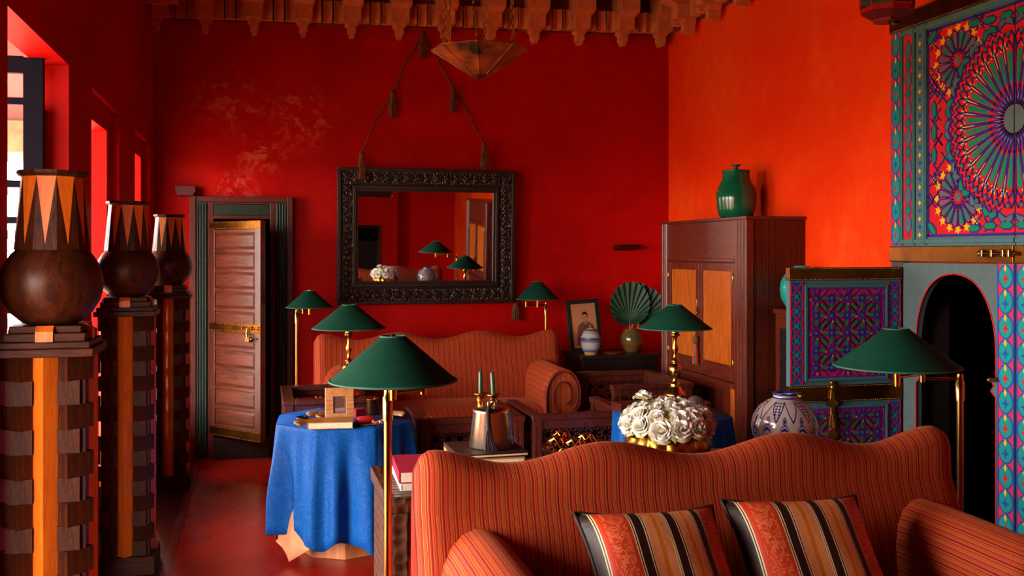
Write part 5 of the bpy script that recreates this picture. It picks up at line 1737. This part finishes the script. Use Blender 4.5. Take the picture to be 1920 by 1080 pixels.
# blue and white round vase
def vase_mat():
    m, nt, b = base_mat('blue_and_white_faience', 0.15, 0, 0.5, 0.5)
    x, y, z = sep(nt, coords(nt))
    a = y.atan2(x) * (12 / (2 * PI))
    zz = z / .255
    tri = ((a.fract() - .5).abs() * 2.0)                # 0..1 zigzag
    line = lambda e, w: (e.abs()).lt(w)
    zig = line(zz - (.60 + tri * .28), .022)
    band = (zz.gt(.60 + tri * .28)) * zz.lt(.90)
    dots = (((a * 4.0).fract() - .5).abs() + ((zz * 26.0).fract() - .5).abs()).lt(.42) * band * (a * .5).fract().gt(.5)
    rim = zz.gt(.915) * (zz.lt(.935)) + zz.gt(.97)
    arc = ((a + .5).fract() - .5).abs()
    low = line(zz - (.50 - arc * arc * 1.1), .022) + line(zz - (.40 - arc * arc * 1.1), .014)
    saw = line(zz - (.545 - arc * arc * 1.1) - ((a * 16.0).fract() - .5).abs() * .05, .012)
    fl = ((((a + .5).fract() - .5) * .55) * (((a + .5).fract() - .5) * .55) + (zz - .62) * (zz - .62)).sqrt()
    flower = fl.lt(.035) + (fl - .055).abs().lt(.010)
    foot = zz.lt(.06) + line(zz - .14, .015) + line(zz - .20, .010)
    tot = (zig + dots + rim + low + saw + flower * zz.lt(.68) + foot).min(1.0)
    c = mix(nt, tot, H('#a8968a'), H('#141f66'))
    nt.links.new(c, b.inputs['Base Color'])
    return m
P3 = at_y(1472, 800, 3.60)
t = thing('faience_vase', 'round blue and white glazed vase behind the front sofa', 'vase', (P3.x, 3.60, Z))
VM = vase_mat()
MB().lathe([(0, 0), (.065, 0), (.07, .008), (.10, .035), (.128, .085), (.134, .125), (.125, .165), (.102, .20), (.072, .222), (.050, .232), (.046, .240), (.048, .252), (.052, .255), (.042, .255), (.040, .238), (.06, .21), (0, .2)], 56).build('body', VM, t)

# ================================================================ THINGS ON THE BLUE TABLE
TZ = .7065
p = at_y(618, 792, 5.20)
book('tan covered book lying under the small picture frame', (p.x - .115, 5.10, TZ), (.225, .155, .034), -.10, plain('gilt_book_cover', '#b8803c', 0.4, var=.3, vscale=30), 'things on the blue table')
p = at_y(636, 790, 5.30)
t = thing('picture_frame', 'small bone-veneered picture frame standing on the blue table', 'picture frame', (p.x, 5.275, TZ + .002), .18)
t.rotation_euler = (-.20, 0.04, .18)
BM_ = plain('bone_veneer', '#e0a870', 0.35, c2='#c48048', vscale=25)
fw, fh = .075, .178
for (a, b_, c, d_) in ((-fw, fw, 0, .045), (-fw, fw, fh - .045, fh), (-fw, -fw + .04, .045, fh - .045), (fw - .04, fw, .045, fh - .045)):
    n = 4
    for k in range(n):
        if b_ - a > d_ - c: MB().box((a + (b_ - a) * k / n + .0005, -.010, c), (a + (b_ - a) * (k + 1) / n - .0005, .006, d_)).build('veneer_block', BM_, t, .001)
        else: MB().box((a, -.010, c + (d_ - c) * k / n + .0005), (b_, .006, c + (d_ - c) * (k + 1) / n - .0005)).build('veneer_block', BM_, t, .001)
MB().box((-fw + .03, -.001, .04), (fw - .03, .003, fh - .04)).build('picture', plain('faded_print', '#7c6a74', 0.4), t)
MB().prism([(.028 * math.cos(a * PI / 10), .10 + .036 * math.sin(a * PI / 10)) for a in range(20)], -.0022, -.0012, 'y').build('print_oval', plain('print_oval', '#6a4a40', 0.5), t)
MB().prism([(-.03, .055), (.032, .058), (.028, .075), (-.02, .072)], -.0026, -.0014, 'y').build('print_base', plain('print_base', '#9a8a90', 0.5), t)
MB().box((-.02, .006, .0), (.02, .01, .12)).build('strut', M['darkwood'], t)
def scallop(label, px, py, y, sc, rz):
    p = at_y(px, py, y)
    t = thing('clam_shell', label, 'shell', (p.x, y, TZ), rz, 'shells on the blue tables')
    rows = []
    for j in range(6):
        s = j / 5
        row = []
        for i in range(41):
            a = -PI * .5 + PI * i / 40
            rib = .5 + .5 * math.cos(a * 18)
            r = sc * s * (1 + .12 * rib * s)
            row.append((r * math.cos(a) * .8, r * math.sin(a), .012 + sc * (.42 * math.sin(s * PI * .62) * (1 - .25 * s) * math.cos(a) ** .3 if math.cos(a) > 0 else 0) * .9 * (1 - s * .55) + .006 * rib * s))
        rows.append(row)
    o = MB().grid(rows, True).build('ribbed_shell', M['shell'], t)
    so = o.modifiers.new('thick', 'SOLIDIFY'); so.thickness = .008; so.offset = -1
scallop('ribbed clam shell at the front edge beside the tan book', 572, 792, 5.17, .060, 2.6)
scallop('ribbed clam shell at the back of the blue table', 597, 772, 5.45, .062, 2.2)
scallop('small ribbed clam shell just behind the picture frame', 606, 780, 5.36, .042, 2.8)
scallop('ribbed clam shell behind the lamp pole on the blue table', 742, 784, 5.35, .055, .6)
p = at_y(566, 778, 5.42)
t = thing('bangle', 'dark polished bangle lying beside the clam shells', 'bangle', (p.x, 5.40, TZ + .010))
MB().tube([(.026 * math.cos(a * PI / 10), .026 * math.sin(a * PI / 10), 0) for a in range(18)], .009, 8).build('ring', M['darkwood'], t)
p = at_y(699, 775, 5.50)
t = thing('brass_cup', 'straight-sided brass cup on the blue table behind the lamp pole', 'cup', (p.x, 5.52, TZ))
MB().lathe([(0, 0), (.033, 0), (.034, .003), (.034, .075), (.037, .080), (.037, .084), (.034, .084), (.031, .078), (.030, .006), (0, .005)], 28).build('body', M['brass_dull'], t)
p = at_y(674, 770, 5.42)
t = thing('red_box', 'small red box with domed lid on the blue table', 'box', (p.x, 5.40, TZ), .2)
MB().box((-.028, -.022, 0), (.028, .022, .036)).build('body', M['redcloth'], t, .003)
MB().box((-.029, -.023, .036), (.029, .023, .050)).build('lid', M['redcloth'], t, .008)
p = at_y(695, 795, 5.22)
t = thing('tray', 'thin dark tray under the red roll on the blue table', 'tray', (p.x, 5.20, TZ), .25)
MB().box((-.075, -.05, 0), (.075, .05, .004)).build('plate', M['copper'], t, .002)
for (a, b_, c, d_) in ((-.075, .075, -.05, -.046), (-.075, .075, .046, .05), (-.075, -.071, -.046, .046), (.071, .075, -.046, .046)):
    MB().box((a, c, .004), (b_, d_, .009)).build('edge', M['copper'], t)
t = thing('red_roll', 'roll of red cloth on the small tray', 'cloth roll', (p.x - .025, 5.195, TZ + .024), .35)
MB().tube([(-.05, 0, 0), (-.045, 0, 0), (.04, 0, 0), (.045, 0, 0)], [.012, .018, .018, .013], 14).build('roll', M['redcloth'], t)
MB().tube([(-.035, .03, -.002), (.05, .034, -.002)], .015, 12).build('roll', M['redcloth'], t)
BD = [plain('bead_' + k, v, 0.2) for k, v in (('blue', '#2a78b8'), ('amber', '#c87828'), ('red', '#b02020'), ('white', '#d8d0c0'))]
t = thing('bead_string', 'string of coloured beads on the tray beside the red roll', 'beads', (p.x + .035, 5.18, TZ + .012))
for k in range(14):
    a = k * 2 * PI / 14
    MB().sphere((.026 * math.cos(a), .020 * math.sin(a), .004 * math.sin(3 * a)), .0075, 8, 6).build('bead', BD[k % 4], t)

# things on the farther blue table
t = thing('wooden_box', 'flat dark wooden box on the table behind the roses', 'box', (2.02, 5.26, TZ), .1)
MB().box((-.10, -.06, 0), (.10, .06, .035)).build('body', M['chairwood'], t, .003)
MB().box((-.102, -.062, .036), (.102, .062, .05)).build('lid', M['chairwood'], t, .004)
p = at_y(1300, 755, 5.0)
t = thing('metal_shell', 'grey chased metal shell-shaped vessel beside the lamp behind roses', 'ornament', (p.x, 4.98, TZ), .4)
rows = []
for j in range(9):
    s = j / 8
    r = .055 * math.sin(PI * (.12 + .8 * s)) * (1 - .25 * s)
    rows.append([(-.055 + .13 * s, r * math.cos(2 * PI * i / 20), .055 + .05 * s * (1 - s) + r * math.sin(2 * PI * i / 20)) for i in range(20)])
MB().grid(rows, True, None, True).build('body', M['stone'], t)
MB().lathe([(.03, 0), (.02, .008), (.01, .02)], 16).build('foot', M['stone'], t)
t = thing('red_lacquer_box', 'small round red lacquer box behind the grey metal shell', 'box', (at_y(1325, 750, 5.1).x, 5.13, TZ))
MB().lathe([(0, 0), (.036, 0), (.036, .038), (0, .038)], 24).build('body', M['wine'], t)
MB().lathe([(0, .038), (.038, .038), (.038, .052), (.03, .058), (0, .058)], 24).build('lid', M['wine'], t)
t = thing('red_bead_string', 'heap of dark red beads on the table behind the roses', 'beads', (at_y(1225, 748, 5.1).x, 5.0, TZ + .008))
for k in range(22):
    a = k * .62
    MB().sphere((.05 * math.cos(a) * (1 + .3 * math.sin(k)), .03 * math.sin(a), .010 * (k % 3)), .009, 8, 6).build('bead', M['wine'], t)
# beads left on the armchair rail
p = at_y(800, 782, 5.58)
t = thing('amber_beads', 'short string of amber beads on the armchair rail', 'beads', (p.x, 5.575, .661))
for k in range(9):
    MB().sphere((-.03 + .008 * k, .006 * math.sin(k * 1.3), .003), .0068, 8, 6).build('bead', BD[1] if k % 2 else M['wine'], t)

# ================================================================ SIDE TABLE IN THE CORNER
SX0, SX1, SY0, SY1, SZ = 2.42, 3.09, 7.40, 7.93, .785
t = thing('side_table', 'dark carved side table in the corner beside the far sofa', 'table', (SX0, SY0, 0))
w, d = SX1 - SX0, SY1 - SY0
MB().box((0, 0, SZ - .03), (w, d, SZ)).build('table_top', M['darkwood'], t, .004)
MB().box((.02, .02, SZ - .17), (w - .02, d - .02, SZ - .03)).build('apron', M['darkwood'], t, .003)
for x in (.03, w - .08):
    for y in (.02, d - .07):
        MB().box((x, y, 0), (x + .05, y + .05, SZ - .17)).build('leg', M['darkwood'], t, .003)
MB().box((.05, .04, .16), (w - .05, d - .04, .19)).build('shelf', M['darkwood'], t, .003)
# framed portrait of a seated man in a suit
p = at_y(1100, 655, 7.72)
t = thing('framed_portrait', 'dark framed sepia portrait photo of a person in a suit', 'picture', (p.x, 7.72, SZ + .002))
t.rotation_euler = (-.14, -.055, .06)
fw, fh, bw = .142, .425, .034
DG = plain('black_green_frame', '#14201a', 0.35)
for (a, b_, c, d_) in ((-fw, fw, 0, bw), (-fw, fw, fh - bw, fh), (-fw, -fw + bw, bw, fh - bw), (fw - bw, fw, bw, fh - bw)):
    MB().box((a, -.012, c), (b_, .012, d_)).build('frame_member', DG, t, .003)
MB().box((-fw + bw, -.004, bw), (fw - bw, .004, fh - bw)).build('photo', plain('sepia_print', '#c08058', 0.35), t)
def pr2(n_, pts, h, c):
    MB().prism(pts, -.004 - h, -.0042 + .0001, 'y').build(n_, plain('print_' + n_, c, 0.4), t)
pr2('suit', [(-.075, .05), (-.07, .12), (-.055, .20), (-.04, .225), (-.006, .245), (.01, .24), (.03, .245), (.065, .225), (.085, .19), (.095, .12), (.10, .05)], .0006, '#6e4334')
pr2('shirt', [(-.002, .245), (.012, .20), (.028, .245)], .0009, '#c89878')
pr2('tie', [(.009, .236), (.006, .20), (.012, .195), (.017, .20), (.014, .236)], .0012, '#2c1812')
pr2('sleeve', [(-.075, .11), (-.06, .09), (.03, .075), (.035, .10), (-.04, .125)], .0010, '#5c3628')
pr2('neck', [(.0, .235), (.028, .235), (.026, .262), (.002, .262)], .0010, '#a06a50')
pr2('head', [(.012 + .026 * math.cos(a * PI / 9), .285 + .036 * math.sin(a * PI / 9)) for a in range(18)], .0012, '#b07858')
pr2('hair', [(-.014, .292), (-.010, .312), (.004, .325), (.022, .325), (.036, .312), (.040, .285), (.034, .275), (.032, .298), (.010, .306), (-.006, .302)], .0015, '#20120c')
MB().box((-.03, .012, 0), (.03, .016, .28)).build('strut', M['darkwood'], t)
# striped stoneware jar
def jar_mat():
    m, nt, b = base_mat('blue_banded_stoneware', 0.3, 0, 0.5, 0.25)
    x, y, z = sep(nt, coords(nt))
    zz = z / .24
    G_, Bl, Br, Fo = H('#a8a098'), H('#3c4a78'), H('#6a3a20'), H('#c89058')
    nt.links.new(ramp(nt, zz, [(0, Fo), (.09, Bl), (.15, G_), (.17, Bl), (.19, G_), (.42, Bl), (.46, G_), (.475, Bl), (.49, Br), (.52, Bl), (.575, G_), (.72, Bl), (.74, G_), (.78, Bl), (.79, Br), (.84, G_), (.88, Br)], True), b.inputs['Base Color'])
    return m
p = at_y(1108, 660, 7.50)
t = thing('stoneware_jar', 'grey stoneware jar with blue bands before the portrait', 'jar', (p.x, 7.50, SZ))
JM = jar_mat()
MB().lathe([(0, 0), (.05, 0), (.052, .015), (.066, .035), (.076, .07), (.080, .105), (.080, .118), (.084, .124), (.082, .136), (.070, .155), (.062, .175), (.056, .190), (0, .190)], 36).build('body', JM, t)
l = MB().lathe([(0, .190), (.056, .190), (.058, .196), (.03, .206), (.014, .210), (.012, .217), (.020, .224), (.020, .233), (.010, .240), (0, .240)], 28).build('lid', JM, t)
# palm leaves in a glazed pot
p = at_y(1184, 656, 7.60)
VP = plain('green_brown_banded_glaze', '#2c4a24', 0.2, c2='#7a4420', vscale=3, stretch=(1, 1, 6), coat=.4)
t = thing('glazed_pot', 'round green and brown glazed pot holding the palm fans', 'pot', (p.x, 7.60, SZ))
MB().lathe([(0, 0), (.056, 0), (.058, .012), (.08, .045), (.093, .09), (.090, .13), (.072, .165), (.055, .182), (.058, .190), (.050, .190), (.046, .178), (.06, .15), (0, .14)], 36).build('body', VP, t)
PV = p
def palm(label, off, base_r, yaw, lean, roll):
    t = thing('palm_leaf', label, 'palm leaf', (PV.x + off[0], 7.60 + off[1], SZ + .15), 0, 'palm fans in the glazed pot')
    t.rotation_euler = (lean, roll, yaw)
    n = 26
    sp = math.radians(270)
    z0 = .10
    mb = MB()
    rows = [[] for _ in range(5)]
    for i in range(2 * n + 1):
        a = -sp / 2 + sp * i / (2 * n)
        r = base_r * math.cos(a / 2) ** 4.0 * (1.0 if i % 2 else .95) + .02
        for j in range(5):
            q = j / 4
            pl = (.007 if i % 2 else -.007) * q
            rows[j].append(((.004 + r * q) * math.sin(a), pl - .03 * q * q, z0 + (.004 + r * q) * math.cos(a)))
    mb.grid(rows, False)
    o = mb.build('pleated_blade', M['palm'], t)
    so = o.modifiers.new('thick', 'SOLIDIFY'); so.thickness = .0015
    MB().tube([(0, .004, -.06), (0, .006, z0), (0, .008, z0 + base_r * .5)], [.008, .006, .002], 6).build('stalk', M['palmstem'], t)
palm('large palm fan leaf in front, standing in the glazed pot', (-.022, -.038), .31, .05, .06, -.10)
palm('palm fan leaf at the back of the glazed pot', (.022, .05), .30, -.05, -.02, .12)
palm('palm fan leaf turned to the cabinet side of the glazed pot', (.040, .01), .27, -.12, .02, .34)
t = thing('small_dish', 'small dark dish between jar and glazed pot', 'dish', (at_y(1148, 660, 7.5).x, 7.50, SZ))
MB().lathe([(0, 0), (.05, 0), (.075, .012), (.078, .016), (.07, .014), (.045, .005), (0, .004)], 28).build('body', M['copper'], t)

# ================================================================ HANGING LAMPS
pc = at_y(900, 95, 5.05)
t = thing('hanging_lantern', 'copper eight-sided lantern like an upturned pyramid hanging from the ceiling', 'lantern', (pc.x, 5.05, 0))
zr = pc.z
RP = .252
ph = PI / 8 + .12
oct_ = lambda r, z, k: (r * math.cos(k * PI / 4 + ph), r * math.sin(k * PI / 4 + ph), z)
for k in range(8):
    v = [oct_(RP, zr, k), oct_(RP, zr, k + 1), oct_(.050, zr - .128, k + 1), oct_(.050, zr - .128, k)]
    v2 = [oct_(RP - .012, zr, k), oct_(RP - .012, zr, k + 1), oct_(.040, zr - .120, k + 1), oct_(.040, zr - .120, k)]
    MB().add(v + v2, [(0, 3, 2, 1), (4, 5, 6, 7), (0, 1, 5, 4), (1, 2, 6, 5), (2, 3, 7, 6), (3, 0, 4, 7)]).build('panel', M['copper'], t)
    MB().tube([oct_(RP, zr, k), oct_(.050, zr - .128, k)], .003, 6).build('seam', M['copper'], t)
    MB().tube([oct_(RP, zr + .002, k), oct_(RP, zr + .002, k + 1)], .004, 6).build('rim', M['copper'], t)
MB().lathe([(.052, zr - .128), (.045, zr - .135), (.015, zr - .138), (.012, zr - .146), (0, zr - .148)], 8, phase=ph).build('boss', M['brass_dull'], t)
def chain(t, a, b_, name='chain'):
    a, b_ = Vector(a), Vector(b_)
    L = (b_ - a).length
    n = int(L / .028)
    d = (b_ - a) / n
    mb = MB()
    dn = d.normalized()
    s1 = dn.orthogonal().normalized(); s2 = dn.cross(s1)
    for k in range(n):
        c = a + d * (k + .5)
        s_ = s1 if k % 2 else s2
        mb.tube([c + dn * (.019 * math.cos(q * PI / 4)) + s_ * (.008 * math.sin(q * PI / 4)) for q in range(8)], .0025, 4, True)
    o = mb.build(name, M['brass_dull'], t); o['kind'] = 'stuff'
hooks = [(-.13, 0, CZ - .02), (.13, 0, CZ - .02)]
for k in range(8):
    p_ = oct_(RP - .006, zr, k)
    if k % 2 == 0 or True:
        hk = hooks[0] if p_[0] < 0 else hooks[1]
        if k % 4 != 3: chain(t, p_, hk)
for hk in hooks:
    MB().tube([(hk[0], hk[1], CZ), (hk[0], hk[1], CZ - .04)], .008, 8).build('ceiling_hook', M['brass_dull'], t)

pl = at_y(1670, 42, 4.42)
t = thing('painted_lantern', 'dark red painted wooden lantern hanging at the top beside the painted door', 'lantern', (pl.x - .02, 4.42, pl.z))
RL = .128
o8 = lambda r, k: (r * math.cos(k * PI / 4 + PI / 8), r * math.sin(k * PI / 4 + PI / 8))
MB().prism([o8(RL * .55, k) for k in range(8)], 0, .02).build('bottom', M['wine'], t)
def frus(n_, r0, z0, r1, z1, m_):
    MB().lathe([(r0, z0), (r1, z1)], 8, smooth=False, phase=PI / 8).build(n_, m_, t)
frus('lower_cove', RL * .6, .012, RL, .045, plain('lantern_maroon', '#5a1018', .5))
frus('lower_band', RL + .004, .045, RL + .004, .070, PT['deepred'])
frus('gilt_line', RL + .006, .068, RL + .006, .076, M['brass_dull'])
for k in range(8):
    a, b_ = o8(RL, k), o8(RL, k + 1)
    MB().tube([(a[0], a[1], .076), (a[0], a[1], .36)], .008, 6).build('corner_post', PT['deepred'], t)
    m_ = ((a[0] + b_[0]) / 2 * .985, (a[1] + b_[1]) / 2 * .985)
    ang = math.atan2(b_[1] - a[1], b_[0] - a[0])
    pn = MB().cbox((0, 0, .215), (.085, .006, .28)).build('side_panel', plain('lantern_dark_green', '#20382c', .5), t)
    pn.location = (m_[0], m_[1], 0); pn.rotation_euler = (0, 0, ang)
    MB().prism([(.026 * math.cos(q * PI / 8), .20 + .07 * math.sin(q * PI / 8)) for q in range(16)], -.006, .006, 'y').build('painted_medallion', PT['deepred'], pn)
frus('upper_band', RL + .006, .355, RL + .006, .385, PT['deepred'])
frus('roof', RL + .02, .385, .02, .50, PT['deepred'])
MB().lathe([(.028, -.014), (.03, 0), (.02, .012)], 12, (.03, -.02, 0)).build('finial', M['darkwood'], t)
chain(t, (0, 0, .49), (0, 0, CZ - pl.z))

# ================================================================ BEHIND THE CAMERA, SEEN IN THE MIRROR
fy = RY + .35
t = thing('fireplace', 'black metal fireplace insert in the red chimney breast, seen in mirror', 'fireplace', (1.515, RY, 0))
MB().box((-.555, .01, 0), (.555, .04, 1.24)).build('fireback', M['black'], t)
for x in (-.56, .51):
    MB().box((x, .04, 0), (x + .05, .36, 1.245)).build('cheek', M['mahogany'], t)
MB().prism([(.04, 1.24), (.36, 1.24), (.36, 1.20), (.04, .95)], -.505, .505, 'x').build('hood', M['black'], t)
MB().box((-.505, .04, 0), (.505, .38, .03)).build('hearth', M['black'], t)
t = thing('wall_picture', 'dark framed picture on the chimney breast, seen in the mirror', 'picture', (1.75, fy + .002, 1.75))
for (a, b_, c, d_) in ((-.50, .47, 0, .10), (-.50, .47, .62, .72), (-.50, -.40, .10, .62), (.37, .47, .10, .62)):
    MB().box((a, 0, c), (b_, .035, d_)).build('frame_member', M['framewood'], t, .004)
MB().box((-.40, .004, .10), (.37, .015, .62)).build('canvas', plain('sea_painting', '#6a8aa0', .6, c2='#8a4a2a', vscale=3), t)
MB().sphere((.50, .04, .03), .035, 14, 10).build('gilt_knob', M['gold'], t)
